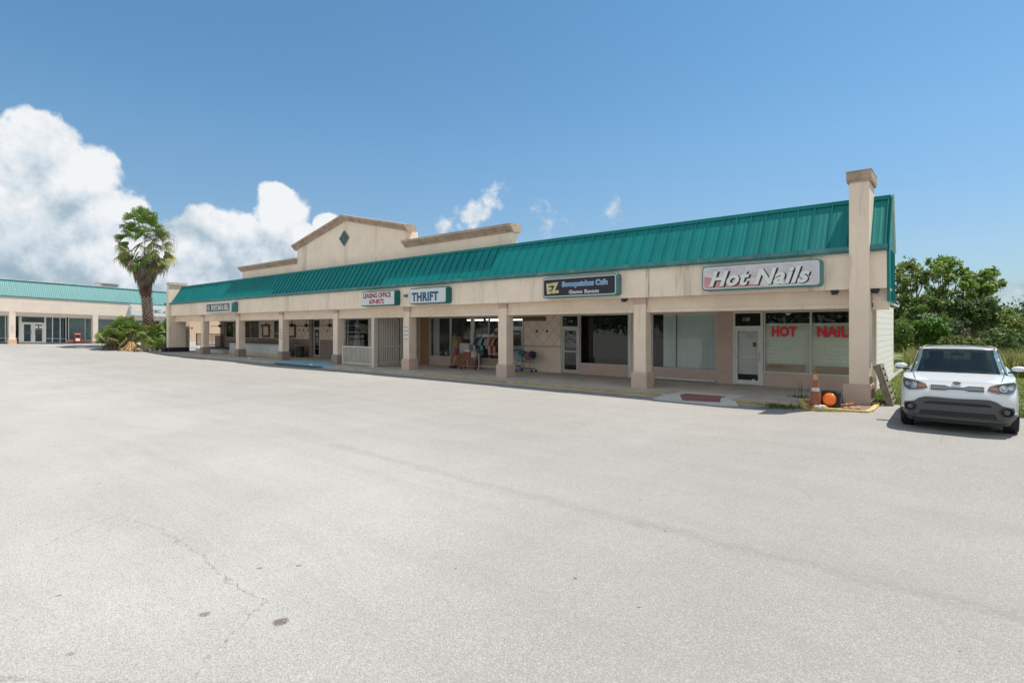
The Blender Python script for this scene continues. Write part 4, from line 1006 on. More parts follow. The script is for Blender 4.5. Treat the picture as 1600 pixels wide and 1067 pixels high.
for i, (cl, L, lb) in enumerate([((.46, .44, .52), .95, 'pale lilac garment at the left end of the clothes rack'), ((.03, .03, .035), .75, 'black garment just right of the rack\'s left post'), ((.10, .11, .14), .80, 'charcoal garment left of the light blue one on the rack'),
        ((.16, .38, .48), .62, 'light blue garment hanging on the clothes rack'), ((.015, .015, .018), .95, 'long black garment right of the light blue one'), ((.45, .30, .18), .55, 'tan garment near the middle of the clothes rack'), ((.42, .40, .46), .85, 'pale grey garment right of the tan one'),
        ((.28, .03, .03), .78, 'bright red garment on the clothes rack'), ((.48, .27, .15), .88, 'peach garment right of the bright red one'), ((.02, .02, .02), .72, 'short black garment right of the peach one'), ((.18, .02, .035), 1.1, 'long maroon garment low on the rack'), ((.28, .05, .15), .70, 'magenta garment at the right end of the rack')]):
    garment(-18.42+i*.163, cl, L, lb, tilt=rnd.uniform(-.15, .15))
# vacuum cleaner, cabinet, boxes
vc = thing('vacuum_cleaner', 'red upright vacuum cleaner standing by the thrift shop door', 'vacuum cleaner', (-19.95, 19.35, .12))
m_ = MB(); m_.box(-20.1, -19.78, 19.15, 19.45, .14, .24); m_.build('head', black_p, vc, bevel=.03)
m_ = MB(); m_.tube([(-19.95, 19.35, .22), (-19.9, 19.42, .62), (-19.86, 19.48, 1.0), (-19.84, 19.52, 1.28)], [.06, .035, .02, .018], 10); m_.build('tube', mat('vac_grey', (.35, .33, .28), .4), vc, smooth=True)
m_ = MB(); m_.lathe([(0, .78), (.10, .80), (.13, .90), (.13, 1.02), (.09, 1.12), (0, 1.14)], (-19.86, 19.42, 0), 14, sy=.8); m_.build('bag', redm, vc, smooth=True)
m_ = MB(); m_.tube([(-19.9, 19.52, 1.28), (-19.78, 19.50, 1.31)], .02, 8); m_.build('handle', black_p, vc)
wb = thing('wooden_cabinet', 'orange brown wooden cabinet under the thrift shop window', 'cabinet', (-19.9, 20.1, .12))
m_ = MB(); m_.box(-20.75, -19.05, 19.95, 20.33, .12, .86); m_.build('body', mat('orange_wood', (.30, .13, .055), .5, .2, 5), wb, bevel=.01)
for x in (-20.35, -19.9, -19.45):
    m_ = MB(); m_.box(x-.2, x+.2, 19.93, 19.948, .18, .80); d_ = m_.build('door', MAT['orange_wood'], wb); k_ = MB(); k_.box(x+.13, x+.15, 19.91, 19.93, .48, .54); k_.build('knob', black_p, d_)
thing_box(ident, -20.75, -20.3, 19.98, 20.3, .862, 1.18, mat('green_box', (.12, .26, .22), .7), 'storage_box', 'green storage box on the left end of the wooden cabinet', 'box')
thing_box(ident, -20.75, -20.3, 19.98, 20.3, 1.182, 1.55, mat('tan_box', (.30, .17, .09), .7), 'cardboard_box', 'tan cardboard box stacked on the green storage box', 'box')
thing_box(ident, -20.2, -19.5, 20.0, 20.3, .862, 1.38, concw, 'white_box', 'large pale box on the cabinet behind the vacuum cleaner', 'box')
# inside the thrift window
ste = thing('stereo', 'black stereo lying on the sill inside the thrift shop window', 'stereo', (-22.2, 20.75, .62))
m_ = MB(); m_.box(-22.8, -21.6, 20.7, 20.95, .62, .98); m_.build('body', black_p, ste, bevel=.02)
for x in (-22.45, -21.95):
    m_ = MB(); m_.lathe([(0, -.012), (.10, -.012), (.10, 0)], (x, 20.7, .78), 16, axis='y'); m_.build('speaker', steel, ste)
cb_ = thing('brown_wardrobe', 'brown wardrobe standing behind the thrift window left of the mullion', 'wardrobe', (-22, 21.6, .12))
m_ = MB(); m_.box(-22.4, -21.5, 21.4, 21.9, .12, 1.72); m_.build('body', wood, cb_, bevel=.01)
m_ = MB(); m_.box(-22.38, -21.96, 21.38, 21.398, .25, 1.66); m_.build('door', woodlt, cb_); m_ = MB(); m_.box(-21.94, -21.52, 21.38, 21.398, .25, 1.66); m_.build('door', woodlt, cb_)
lump(ident, -21.8, 21.2, 1.35, .06, .05, .45, cm('scarf', (.45, .45, .40)), 'white_scarf', 'white scarf hanging in front of the brown wardrobe', 'scarf', 5)
shf = thing('shop_shelf', 'dark shelf of small goods inside the thrift shop', 'shelf', (-20.3, 22.5, .12))
m_ = MB()
for z in (.6, 1.1, 1.6, 2.1): m_.box(-21.2, -19.7, 22.3, 22.7, z, z+.03)
m_.box(-21.2, -21.15, 22.3, 22.7, .12, 2.13); m_.box(-19.75, -19.7, 22.3, 22.7, .12, 2.13); m_.build('shelves', wood, shf)
k = 0
gm = [mat('goods_%s' % n, c, .6) for n, c in (('red', (.3, .04, .04)), ('cream', (.5, .45, .35)), ('green', (.06, .16, .08)), ('blue', (.05, .15, .3)), ('brown', (.2, .11, .05)), ('white', (.6, .6, .57)))]
gd = MB()
for z in (.63, 1.13, 1.63):
    x = -21.1
    while x < -19.85:
        w_ = rnd.uniform(.07, .18); gd.box(x, x+w_, 22.33, 22.33+rnd.uniform(.1, .2), z, z+rnd.uniform(.1, .36), rnd.randrange(6)); x += w_+rnd.uniform(.01, .08)
ob = gd.build('shop_goods', gm, origin=(-20.4, 22.4, .63)); tag(ob, 'jumble of small goods on the dark shelf inside the thrift shop', 'goods', kind='stuff')
bh = MB()
bh.box(-18.6, -16.9, 21.3, 21.34, 1.55, 2.45); ob = bh.build('blue_banner', mat('banner_blue', (.05, .22, .38), .7, .5, 5, stops=[(.35, (.02, .04, .06)), (.45, (.05, .25, .42)), (.6, (.10, .33, .48)), (.7, (.02, .12, .3))]), origin=(-17.7, 21.3, 1.55)); tag(ob, 'blue patterned cloth hung inside the thrift shop above the clothes rack', 'banner')
for i, x in enumerate((-19.25, -18.95)):
    lump(ident, x, 21.6, 1.6+i*.35, .22, .14, .2, cm('goods%d' % i, ((.4, .33, .22), (.25, .14, .08))[i]), 'soft_toy', ('tan bundle of goods behind the middle thrift window pane', 'brown bundle of goods above the tan one in the thrift shop')[i], 'bundle', 8+i)
# small litter on the pavement
for i, (x, y, s) in enumerate(((-36.4, 16.5, .16), (-45.9, 17.3, .25), (-27.3, 15.7, .12))):
    lump(ident, x, y, .15, s, s*.7, .05, white_p, 'litter', ('small white litter on the walkway left of the lettered column', 'white litter lying beside the leftmost column', 'tiny pale litter on the kerb by the blue patch')[i], 'litter', 20+i)

# ================================================================== island at the right pier
isl_pts = [gp(x, y, .10) for x, y in ((1249, 634), (1255, 638.5), (1268, 642.5), (1287, 645.5), (1310, 647.5), (1335, 649.5), (1357, 651), (1366, 648), (1376, 638))]
isl_pts = isl_pts+[(-1.62, 16.85), (-3.45, 16.6)]
cx_ = sum(p[0] for p in isl_pts)/len(isl_pts); cy_ = sum(p[1] for p in isl_pts)/len(isl_pts)
ki = MB(); n = len(isl_pts)
inn = [(cx_+(p[0]-cx_)*.86, cy_+(p[1]-cy_)*.86) for p in isl_pts]
vs = [(*p, -.02) for p in isl_pts]+[(*p, .235) for p in isl_pts]+[(*p, .235) for p in inn]+[(*p, .10) for p in inn]
ki.add(vs, [(i, (i+1) % n, n+(i+1) % n, n+i) for i in range(n)]+[(n+i, n+(i+1) % n, 2*n+(i+1) % n, 2*n+i) for i in range(n)]+[(2*n+i, 2*n+(i+1) % n, 3*n+(i+1) % n, 3*n+i) for i in range(n)])
ob = ki.build('island_kerb', yellow, origin=(cx_, cy_, .1), bevel=.015); tag(ob, kind='structure')
so_ = MB(); so_.add([(*p, .195) for p in inn], [tuple(range(n))]); tag(so_.build('island_soil', mat('dry_soil', (.20, .15, .10), .95, .4, 6, .8, 30)), kind='structure')
bl = MB(); bl.box(-2.74, -2.40, 16.40, 16.62, .20, .44); tag(bl.build('concrete_block', concw, origin=(-2.6, 16.6, .2), bevel=.015), 'white concrete block between the pier base and the orange lamp', 'concrete block')
def cone(T, lb, colbody, origin):
    t_ = thing('traffic_cone', lb, 'traffic cone', origin, 'traffic cones on the kerb island')
    b = MB(T); b.prism(rrect(-.17, .17, -.17, .17, .04), 'xy', 0, .03); b.build('base', mat('cone_base', (.30, .12, .06), .7, .2, 10, dirt=.6, dirtcol=(.2, .15, .1)), t_)
    prof = [(.125, .03), (.12, .10), (.088, .40), (.066, .56), (.03, .86), (.034, .87), (.034, .92), (.02, .94), (0, .94)]
    b = MB(T); b.lathe(prof, (0, 0, 0), 24); bd = b.build('body', colbody, t_, smooth=True)
    b = MB(T); b.lathe([(.0905, .40), (.0885, .405), (.0765, .485), (.0765, .49)], (0, 0, 0), 24); b.build('white_band', mat('cone_band', (.58, .54, .46), .5, .15, 10, dirt=.6, dirtcol=(.4, .33, .24)), bd, smooth=True)
    b = MB(T); b.lathe([(.0635, .585), (.0615, .59), (.036, .82), (.036, .825)], (0, 0, 0), 24); b.build('faded_band', mat('cone_band_tan', (.52, .34, .15), .6, .2, 10, dirt=.6, dirtcol=(.4, .25, .12)), bd, smooth=True)
    return t_
coneb = mat('cone_body', (.30, .095, .05), .65, .2, 7, dirt=.7, dirtcol=(.20, .12, .08)); coneo = mat('cone_orange', (.50, .17, .10), .6, .2, 7, dirt=.4, dirtcol=(.35, .2, .14))
ccx, ccy = gp(1274, 635.5, .2)
cone(lambda x, y, z: (ccx+x*1.05+z*.00, ccy+y*1.05, .2+z*.99), 'faded brown traffic cone with a white band standing on the yellow kerb island', coneb, (ccx, ccy, .2))
lx, ly = gp(1296, 637.0, .2)
cone(lambda x, y, z: (lx+.50-z*.36, ly+.16+y*.55+z*.10, .285+x*.55-z*.03), 'small pinkish traffic cone lying on its side behind the orange lamp', coneo, (lx+.5, ly+.2, .2))
lamp = thing('signal_lamp', 'black square traffic lamp with an orange lens on the kerb island', 'traffic lamp', (lx, ly, .2))
ca, sa = math.cos(R(-12)), math.sin(R(-12)); tl = .16
def TL(x, y, z):      # leaning back a little
    y2 = y+z*tl
    return (lx+x*ca-y2*sa, ly+x*sa+y2*ca, .21+z*.985)
b = MB(TL); b.prism(rrect(-.205, .205, 0, .40, .045), 'xz', -.02, .12); b.build('housing', black_p, lamp, bevel=.012)
b = MB(TL); b.lathe([(.182, -.045), (.182, -.02), (.172, -.02), (.172, -.045)], (0, 0, .20), 32, axis='y'); b.build('lens_rim', black_p, lamp)
lensm = mat('orange_lens', (1., .19, .01), .22, .05, 20, coat=.5)
b = MB(TL); b.lathe([(.170, -.022), (.158, -.06), (.12, -.09), (.065, -.105), (.0, -.11)], (0, 0, .20), 32, axis='y'); b.build('lens', lensm, lamp, smooth=True)
# rocks in front of the lamp
for i, (dx, dy, r) in enumerate(((-.12, -.25, .11), (-.26, -.18, .07), (.35, -.05, .08), (.47, .0, .10), (.58, .10, .07))):
    lump(ident, lx+dx, ly+dy, .22, r, r*.7, r*.6, concw if i < 2 else mat('pinkish_rock', (.36, .24, .18), .9, .2, 10), 'rock', ('pale rock leaning on the front of the orange lamp', 'smaller pale rock left of the orange lamp', 'pinkish rock just right of the orange lamp', 'larger pinkish rock between lamp and pier', 'small pinkish rock nearest the pier base')[i], 'rock', 30+i)
# leaning pallet
pal = thing('wooden_pallet', 'weathered grey wooden pallet leaning against the right pier', 'pallet', (-1.4, 16.95, .2))
weath = mat('weathered_wood', (.26, .22, .18), .9, .3, 9, .5, 40, dirt=.6, dirtcol=(.10, .08, .06)); weath2 = mat('weathered_wood_dark', (.15, .105, .075), .9, .3, 9, .5, 40)
def TP(x, y, z):
    a = R(15.5); return (-1.30+x*math.cos(a)-z*math.sin(a), y, .205+z*math.cos(a)+x*math.sin(a))
for i, z in enumerate((.0, .16, .32, .48, .64, .80, .96)):
    b = MB(TP); b.box(-.015, .0, 16.65, 17.55, z, z+.10); b.build('slat', weath, pal)
    if i in (0, 3, 6): b = MB(TP); b.box(-.15, -.135, 16.65, 17.55, z, z+.10); b.build('slat', weath2, pal)
for y in (16.66, 17.08, 17.50):
    b = MB(TP); b.box(-.134, -.016, y, y+.04, 0, 1.06); b.build('runner', weath if y < 17 else weath2, pal)
b = MB(TP); b.box(-.002, .012, 16.64, 16.78, 0, 1.06); b.build('edge_board', weath, pal)

# ================================================================== THE OTHER WING (left)
D0 = 52.; U0 = (84-800)/FPX; nd_ = math.hypot(560, 843); dr_, df_ = 560/nd_, 843/nd_
def LT(t, b, z):
    r = U0*D0+dr_*t-df_*b; f = D0+df_*t+dr_*b
    return (-SN*f+CS*r, CS*f+SN*r, z+.6-.0296*t)
wing = thing('side_wing', 'pale plaza wing with faded turquoise mansard roof beyond the palm tree', 'shopping plaza', LT(3, 0, 0))
T0, T1 = -18., 26.
q = MB(LT); q.box(T0, T1, 0, .9, 2.98, 4.36)
for t in (-9.1, -2.75, 3.9, 10.3): q.box(t-.01, t+.01, -.004, 0, 2.98, 4.3, 1)
q.build('fascia', [stucco_l, stucco], wing)
q = MB(LT); q.box(T0, T1, -.06, .2, 4.36, 4.43); q.build('drip_trim', teal, wing)
wm = mansard(LT, T0, T1, teal_l, wing, spacing=.45, ya=-.04, za=4.43, yb=.72, zb=5.86)
q = MB(LT); q.box(T0, T1, .66, .95, 5.95, 6.0); q.build('ridge_trim', white_p, wm)
q = MB(LT); q.box(T0, T1, .9, 12, 4.3, 4.5); q.build('roof_deck', MAT['roof_membrane'], wing)
q = MB(LT); q.box(T0, T1, .10, .35, 2.66, 2.98); q.build('beam', stucco_l, wing)
colt = [-9.1, -2.72, 3.66, 10.0]
for t in colt: column(t, wing, T=LT, m=stucco_l, y=-.05, base=-.06, top=2.98, w=.58, pm=mat('plinth_pink', (.58, .40, .31), .9, .05), cap=stucco_l)
q = MB(LT); q.box(T0, T1, .35, 1.25, 2.72, 2.8); q.build('soffit', offw, wing)
def LW(x0, x1, z0, z1, m=stucco_l): return wall(x0, x1, z0, z1, m, y0=1.2, y1=1.4, T=LT, parent=wing)
LW(T0, T1, 2.66, 4.3)
gl = glass_mat('wing_glass', (.62, .72, .74), 1.0, .02, .03)
kw = dict(T=LT, y=1.2, g=gl, fm=white_p, fw=.06)
window(-17.5, -8.2, .12, 2.66, wing, mull=(-14, -12, -10.2), rail=.55, **kw)
window(-8.2, -2.2, .12, 2.66, wing, mull=(-6.6, -5, -4.2, -3.2), rail=.55, **kw)
door(-2.06, -1.22, .08, 2.02, wing, T=LT, y=1.2, g=gl, fm=white_p); door(-1.22, -.38, .08, 2.02, wing, T=LT, y=1.2, g=gl, fm=white_p, hand=-1)
window(-2.14, -.3, 2.02, 2.66, wing, **kw)
window(-.3, 1.35, .12, 2.66, wing, mull=(.25, .85), rail=.55, **kw)
q = MB(LT); q.box(-2.2, -2.06, 1.18, 1.32, .08, 2.66); q.box(-.38, -.28, 1.18, 1.32, .08, 2.66); q.build('door_frame', white_p, wing)
LW(1.35, 12.8, .08, .42, MAT['plinth_pink']); window(1.5, 5.6, .42, 2.66, wing, mull=(2.9,), **kw); window(5.6, 9.8, .42, 2.66, wing, mull=(7.4,), **kw)
blinds(-17, -2.4, .2, 2.6, wing, T=LT, y=1.5, m=mat('blind_dark', (.30, .36, .38), .6), pitch=.10, ang=20); blinds(-2, 1.3, .2, 2.6, wing, T=LT, y=1.6, m=MAT['blind_dark'], pitch=.10, ang=20)
blinds(1.6, 9.7, .5, 2.6, wing, T=LT, y=1.5, m=mat('blind_pale', (.55, .62, .60), .6), pitch=.09, ang=12)
room(-17.8, 9.9, wing, T=LT, y0=1.4, y1=7, z1=2.8, m=mat('wing_room', (.10, .12, .13), .9), base=.05)
for i in range(2):
    q = MB(LT); q.box(-1.1+i*.34, -.92+i*.34+.08, 1.218, 1.222, 1.52, 1.76); q.build('door_decal', txt_w, wing)
text_part('door_lettering', 'OFFICES', -1.1, -.55, 1.36, 1.44, 1.22, txt_w, wing, T=LT)
# wall seen through the walkway, with door and tiles
q = MB(LT); q.box(9.85, T1, -.02, .35, .0, 2.98); q.build('wall', mat('stucco_peach', (.62, .45, .31), .9, .05), wing)
for t, z in ((11.2, 1.95), (11.95, 1.95), (12.7, 1.95), (22.0, 1.95)):
    q = MB(LT); q.box(t-.09, t+.09, -.04, -.02, z-.08, z+.08); q.build('wall_tile', MAT['tile_brown'], wing)
door(16.4, 17.5, .0, 2.1, wing, T=LT, y=-.10, g=glass_d, fm=mat('door_brown', (.14, .10, .07)))
q = MB(LT); q.box(16.4, 17.6, -.10, -.03, 2.30, 2.72); q.build('transom', black_p, wing)
q = MB(LT); q.box(16.85, 17.2, -.09, -.07, 1.5, 1.78); q.build('door_decal', txt_w, wing)
sgt = MB(LT); sgt.box(T0, T1, -2.2, 1.2, -.30, .0); tag(sgt.build('wing_sidewalk', concw), kind='structure')
q = MB(LT)
for t in colt: q.box(t-.75, t+.5, -.5, -.08, -.15, .02)
q2 = q
ob = q2.build('wing_kerb', yellow); tag(ob, kind='structure')
# sign BC OF..
t_, yf, _ = sign('wide white sign with black letters half hidden by the palm trunk', 6.36, 12.2, 3.06, 4.20, alu_l, face_w, dpt=.35, r=.08, T=LT, y=0., inset=.04)
text_part('lettering', 'BC', 8.62, 9.25, 3.46, 3.80, yf, txt_k, t_, T=LT, bold=.02)
text_part('lettering', 'OFFICE', 9.47, 11.6, 3.44, 3.70, yf, txt_k, t_, T=LT, bold=.02)
q = MB(LT); q.box(6.6, 7.6, yf-.004, yf+.0, 3.55, 4.0); q.build('panel', stucco_l, t_)
ac = thing('rooftop_unit', 'white air conditioning unit on the roof of the far wing', 'air conditioner', LT(6.2, 5, 4.5))
q = MB(LT); q.box(5.3, 7.1, 4.5, 6, 4.5, 6.66); q.build('casing', white_p, ac, bevel=.03)
q = MB(LT); q.box(5.2, 7.2, 4.4, 6.1, 6.66, 6.78); q.build('lid', white_p, ac)
for k in range(6): pass
g_ = MB(LT)
for k in range(7): g_.box(5.5, 6.9, 4.46, 4.498, 6.1+k*.07, 6.13+k*.07)
g_.build('grille', steel, ac)
nb = thing('newspaper_box', 'red newspaper box standing by the far wing windows', 'newspaper box', LT(2.05, .7, 0))
q = MB(LT); q.box(1.8, 2.3, .5, .9, .30, 1.0); q.prism([(.5, 1.0), (.9, 1.0), (.9, 1.08), (.55, 1.08)], 'yz', 1.8, 2.3); q.build('body', mat('news_red', (.42, .06, .035), .5, .1), nb, bevel=.015)
q = MB(LT); q.box(1.84, 2.26, .54, .86, 0, .30); q.build('pedestal', mat('news_red_dark', (.25, .04, .03), .6), nb)
q = MB(LT); q.box(1.86, 2.24, .485, .498, .72, .94); q.build('window', black_p, nb)
q = MB(LT); q.box(1.88, 2.22, .485, .498, .34, .58); q.build('notice', txt_wf, nb)
notice(-3.0, 1.1, 1.75, ['NO', 'Parking', 'Fire', 'Lane'], 'faint small notice on the far wing column nearest the double doors', y=.01, board=None, tm=mat('faint_blue_ink', (.35, .38, .42)), T=LT)

# ================================================================== foliage helpers
def np_build(name, V, F, mats, parent=None, origin=(0, 0, 0), mi=None, smooth=False):
    o0 = WO[parent] if parent is not None else Vector(origin)
    V = np.asarray(V, dtype=np.float32)-np.array(o0, dtype=np.float32)
    F = np.asarray(F, dtype=np.int32); me = bpy.data.meshes.new(name); k = F.shape[1]
    me.vertices.add(len(V)); me.vertices.foreach_set('co', V.ravel()); me.loops.add(F.size); me.loops.foreach_set('vertex_index', F.ravel())
    me.polygons.add(len(F)); me.polygons.foreach_set('loop_start', np.arange(0, F.size, k, dtype=np.int32)); me.polygons.foreach_set('loop_total', np.full(len(F), k, dtype=np.int32))
    for m in (mats if isinstance(mats, (list, tuple)) else [mats]): me.materials.append(m)
    if mi is not None: me.polygons.foreach_set('material_index', np.asarray(mi, dtype=np.int32))
    me.update(calc_edges=True); me.validate()
    ob = bpy.data.objects.new(name, me); C.objects.link(ob)
    if parent is not None: ob.parent = parent
    else: ob.location = o0
    WO[ob] = Vector(o0); return ob
def leaves(rg, pts, size, aspect=.55, updir=.35):
    n = len(pts)
    d = rg.normal(size=(n, 3)); d[:, 2] -= .25; d /= np.linalg.norm(d, axis=1)[:, None]
    u = rg.normal(size=(n, 3)); u[:, 2] += updir*3; u /= np.linalg.norm(u, axis=1)[:, None]
    w = np.cross(d, u); w /= np.linalg.norm(w, axis=1)[:, None]+1e-6
    s = size*rg.uniform(.6, 1.35, n)[:, None]
    a = pts-d*s*.5; b = pts+w*s*aspect*.5; c = pts+d*s*.5; e = pts-w*s*aspect*.5
    V = np.stack([a, b, c, e], 1).reshape(-1, 3); F = np.arange(4*n).reshape(-1, 4)
    return V, F
def cluster(rg, c, r, n, sub=26, flat=.8, gap=.24):
    sc_ = rg.normal(size=(sub, 3)); sc_ /= np.linalg.norm(sc_, axis=1)[:, None]
    sc_ *= (rg.uniform(.45, 1.0, sub)**.6)[:, None]*r; sc_ += rg.normal(size=(sub, 3))*r*.22; sc_[:, 2] *= flat
    k = rg.integers(0, sub, n); g = rg.normal(size=(n, 3))*r*gap*rg.uniform(.5, 1.3, sub)[k][:, None]; g[:, 2] *= .8
    return np.array(c)+sc_[k]+g
greens = [(.0, (.05, .09, .02)), (.35, (.13, .22, .04)), (.6, (.24, .35, .07)), (.85, (.38, .47, .13))]
yg = [(.0, (.05, .08, .018)), (.4, (.13, .18, .04)), (.7, (.23, .27, .07)), (.95, (.38, .36, .13))]
dg = [(.0, (.025, .05, .015)), (.5, (.065, .12, .03)), (.9, (.14, .22, .06))]
gg = [(.0, (.05, .06, .035)), (.5, (.12, .14, .08)), (.9, (.24, .24, .15))]
barkm = mat('bark', (.14, .095, .07), .95, .3, 6, .6, 30)
def tree(name, label, base, clusters, size, mt, seed, per=900, trunk_r=.14, cat='tree', group=None, limb=True, dens=1., flat=.95):
    rg = np.random.default_rng(seed); rr = random.Random(seed)
    t_ = thing(name, label, cat, base, group)
    P = []
    for c, r in clusters: P.append(cluster(rg, c, r*1.08, int(per*2.3*dens*(r/1.)**1.6)+60, sub=int(16+10*r*r), flat=flat))
    V, F = leaves(rg, np.concatenate(P), size*1.15)
    np_build('crown', V, F, mt, t_)
    if limb:
        mb = MB(); b = Vector(base)
        top = sum((Vector(c) for c, r in clusters), Vector())/len(clusters)
        fork = b+(top-b)*.42; fork.x = b.x+(top.x-b.x)*.3; fork.y = b.y+(top.y-b.y)*.3
        mb.tube([b-Vector((0, 0, .1)), b+(fork-b)*.5+Vector((.05, 0, 0)), fork], [trunk_r, trunk_r*.85, trunk_r*.7], 8)
        for c, r in clusters:
            c = Vector(c); mid = fork+(c-fork)*.5+Vector((rr.uniform(-.2, .2), rr.uniform(-.2, .2), .15))
            mb.tube([fork, mid, c], [trunk_r*.32, trunk_r*.2, trunk_r*.08], 6, cap=False)
            for k in range(5):
                d = Vector((rr.uniform(-1, 1), rr.uniform(-1, 1), rr.uniform(-.3, 1))).normalized()*r*.9
                s_ = mid+(c-mid)*rr.uniform(.3, 1); mb.tube([s_, s_+d*.5+Vector((0, 0, .05)), c+d], [trunk_r*.16, trunk_r*.10, trunk_r*.04], 5, cap=False)
        mb.build('trunk', barkm, t_, smooth=True)
    return t_
def wp(x, y, d, dy=0):       # world point seen at a pixel at distance d
    a, b = at(x, d+dy); return (a, b, EYE-(y-HZ)*(d+dy)/FPX)
def clpx(lst, d, seed=1, jit=1.0):
    r_ = random.Random(seed); return [(wp(x, y, d, r_.uniform(-jit, jit)), r*d/FPX) for x, y, r in lst]
def gb(x, d): a, b = at(x, d); return (a, b, .2)
# crop scale for the trees: px = 1380 + cx/5.336, py = 390 + cy/5.336
def cc(l): return [(1380+a/5.336, 390+b/5.336, r/5.336) for a, b, r in l]
tree('broadleaf_tree', 'tall loose tree at the right end of the mall with reddish bare limbs', gb(1432, 34),
     clpx(cc([(210, 130, 48), (150, 170, 30), (270, 190, 50), (360, 215, 40), (170, 270, 55), (300, 290, 40), (190, 360, 45), (120, 330, 40)]), 34, 1), .19, leaf_mat('leaf_olive', yg[:1]+[(.4, (.15, .21, .045)), (.75, (.28, .34, .09)), (.95, (.42, .42, .17))]), 11, per=560, trunk_r=.17)
tree('broadleaf_tree', 'tallest open crowned tree behind the white car', gb(1470, 36),
     clpx(cc([(500, 90, 42), (420, 120, 45), (560, 130, 45), (480, 170, 45), (640, 180, 45), (680, 190, 34), (400, 210, 40), (560, 240, 42), (450, 330, 62), (400, 400, 60), (500, 390, 50)]), 36, 2), .19, leaf_mat('leaf_green', greens), 12, per=560, trunk_r=.16)
tree('broadleaf_tree', 'wide crowned tree reaching right above the white car roof', gb(1515, 35),
     clpx(cc([(850, 210, 40), (910, 200, 38), (960, 290, 34), (760, 260, 55), (840, 290, 60), (700, 280, 52), (900, 320, 45), (670, 350, 60), (780, 370, 55), (860, 370, 40), (640, 430, 50)]), 35, 3), .19, leaf_mat('leaf_green', greens), 13, per=640, trunk_r=.16)
tree('broadleaf_tree', 'dark dense tree low behind the right half of the car roof', gb(1525, 33),
     clpx(cc([(830, 500, 75), (760, 560, 75), (880, 570, 70), (700, 500, 60), (900, 460, 45), (740, 650, 60), (850, 650, 55), (940, 520, 40), (620, 520, 60), (560, 480, 60)]), 33, 4), .17, leaf_mat('leaf_dark', dg), 14, per=950, trunk_r=.13)
tree('broadleaf_tree', 'leafy tree filling the gap below the reddish limbs', gb(1420, 32),
     clpx(cc([(330, 440, 75), (250, 480, 65), (400, 480, 60), (140, 440, 60), (170, 540, 70), (110, 560, 50), (280, 560, 70), (480, 470, 50)]), 32, 5), .17, leaf_mat('leaf_mid', [(.0, (.03, .06, .015)), (.4, (.09, .16, .03)), (.9, (.20, .29, .065))]), 15, per=850, trunk_r=.12)
shr = 'shrubs growing behind the lawn'
def shrub(label, lst, d, mt, seed, size=.14, per=800): tree('shrub', label, gb(lst[0][0], d), clpx(lst, d, seed, .6), size, mt, seed, per=per, trunk_r=.05, cat='shrub', group=shr)
shrub('bright green shrub left of the car roof', cc([(420, 620, 70), (470, 680, 65), (380, 700, 65), (450, 740, 60), (340, 640, 50), (500, 600, 45)]), 30, leaf_mat('leaf_bright', [(.0, (.02, .06, .008)), (.4, (.06, .15, .015)), (.9, (.14, .26, .035))]), 21)
shrub('dark green shrub nearest the white block wall', cc([(220, 650, 75), (150, 720, 70), (120, 650, 55), (260, 740, 65), (190, 780, 50), (110, 780, 50)]), 30, leaf_mat('leaf_mid', greens), 22)
shrub('greyish thin shrub in the middle behind the car roof', cc([(600, 620, 62), (560, 680, 50), (640, 690, 50), (600, 760, 50)]), 31, leaf_mat('leaf_grey', gg), 23, per=600)
shrub('low yellow green shrub behind the middle of the car roof', cc([(590, 770, 48), (520, 790, 45), (700, 790, 50), (660, 780, 40), (760, 790, 40)]), 28, leaf_mat('leaf_yellowish', yg), 24)
shrub('pale green shrub right behind the car windshield corner', cc([(900, 720, 55), (960, 700, 55), (1000, 760, 60), (860, 780, 45), (930, 780, 55), (1060, 720, 50), (1090, 780, 50)]), 29, leaf_mat('leaf_pale', [(.0, (.03, .06, .02)), (.4, (.09, .15, .05)), (.9, (.20, .27, .10))]), 25)
tree('broadleaf_tree', 'bushy tree right of the dark tree at the right edge of the lawn', gb(1570, 40),
     clpx(cc([(1030, 600, 70), (980, 560, 60), (1090, 640, 65), (1040, 680, 60), (1150, 650, 55), (960, 640, 60)]), 40, 6), .2, leaf_mat('leaf_olive', yg), 16, per=700)
for i in range(3):
    x0 = (1120, 1220, 1330)[i]
    tree('broadleaf_tree', ('far dark tree at the right edge of the photo', 'far dark tree just beyond the right edge', 'farthest right dark tree beyond the edge')[i], gb(1380+x0/5.336, 55+i*4),
         clpx(cc([(x0-30, 560, 60), (x0+40, 530, 70), (x0, 620, 80), (x0+60, 640, 80), (x0-20, 700, 80), (x0+50, 740, 80)]), 55+i*4, 30+i), .3, leaf_mat('leaf_far', [(.0, (.02, .045, .02)), (.5, (.05, .10, .05)), (.9, (.10, .17, .08))]), 40+i, per=420, trunk_r=.2, group='far trees at the right edge')
# row of undergrowth that closes the view behind the trees
rg = np.random.default_rng(5)
P = []
for i in range(46):
    d = rg.uniform(40, 46); x = 1385+i*8; P.append(cluster(rg, wp(x, 530+rg.uniform(-18, 8), d), rg.uniform(1.5, 2.4), 520))
V, F = leaves(rg, np.concatenate(P), .24)
tag(np_build('undergrowth', V, F, leaf_mat('leaf_dark', dg)), 'dark green undergrowth closing the view behind the shrubs', 'undergrowth', kind='stuff')
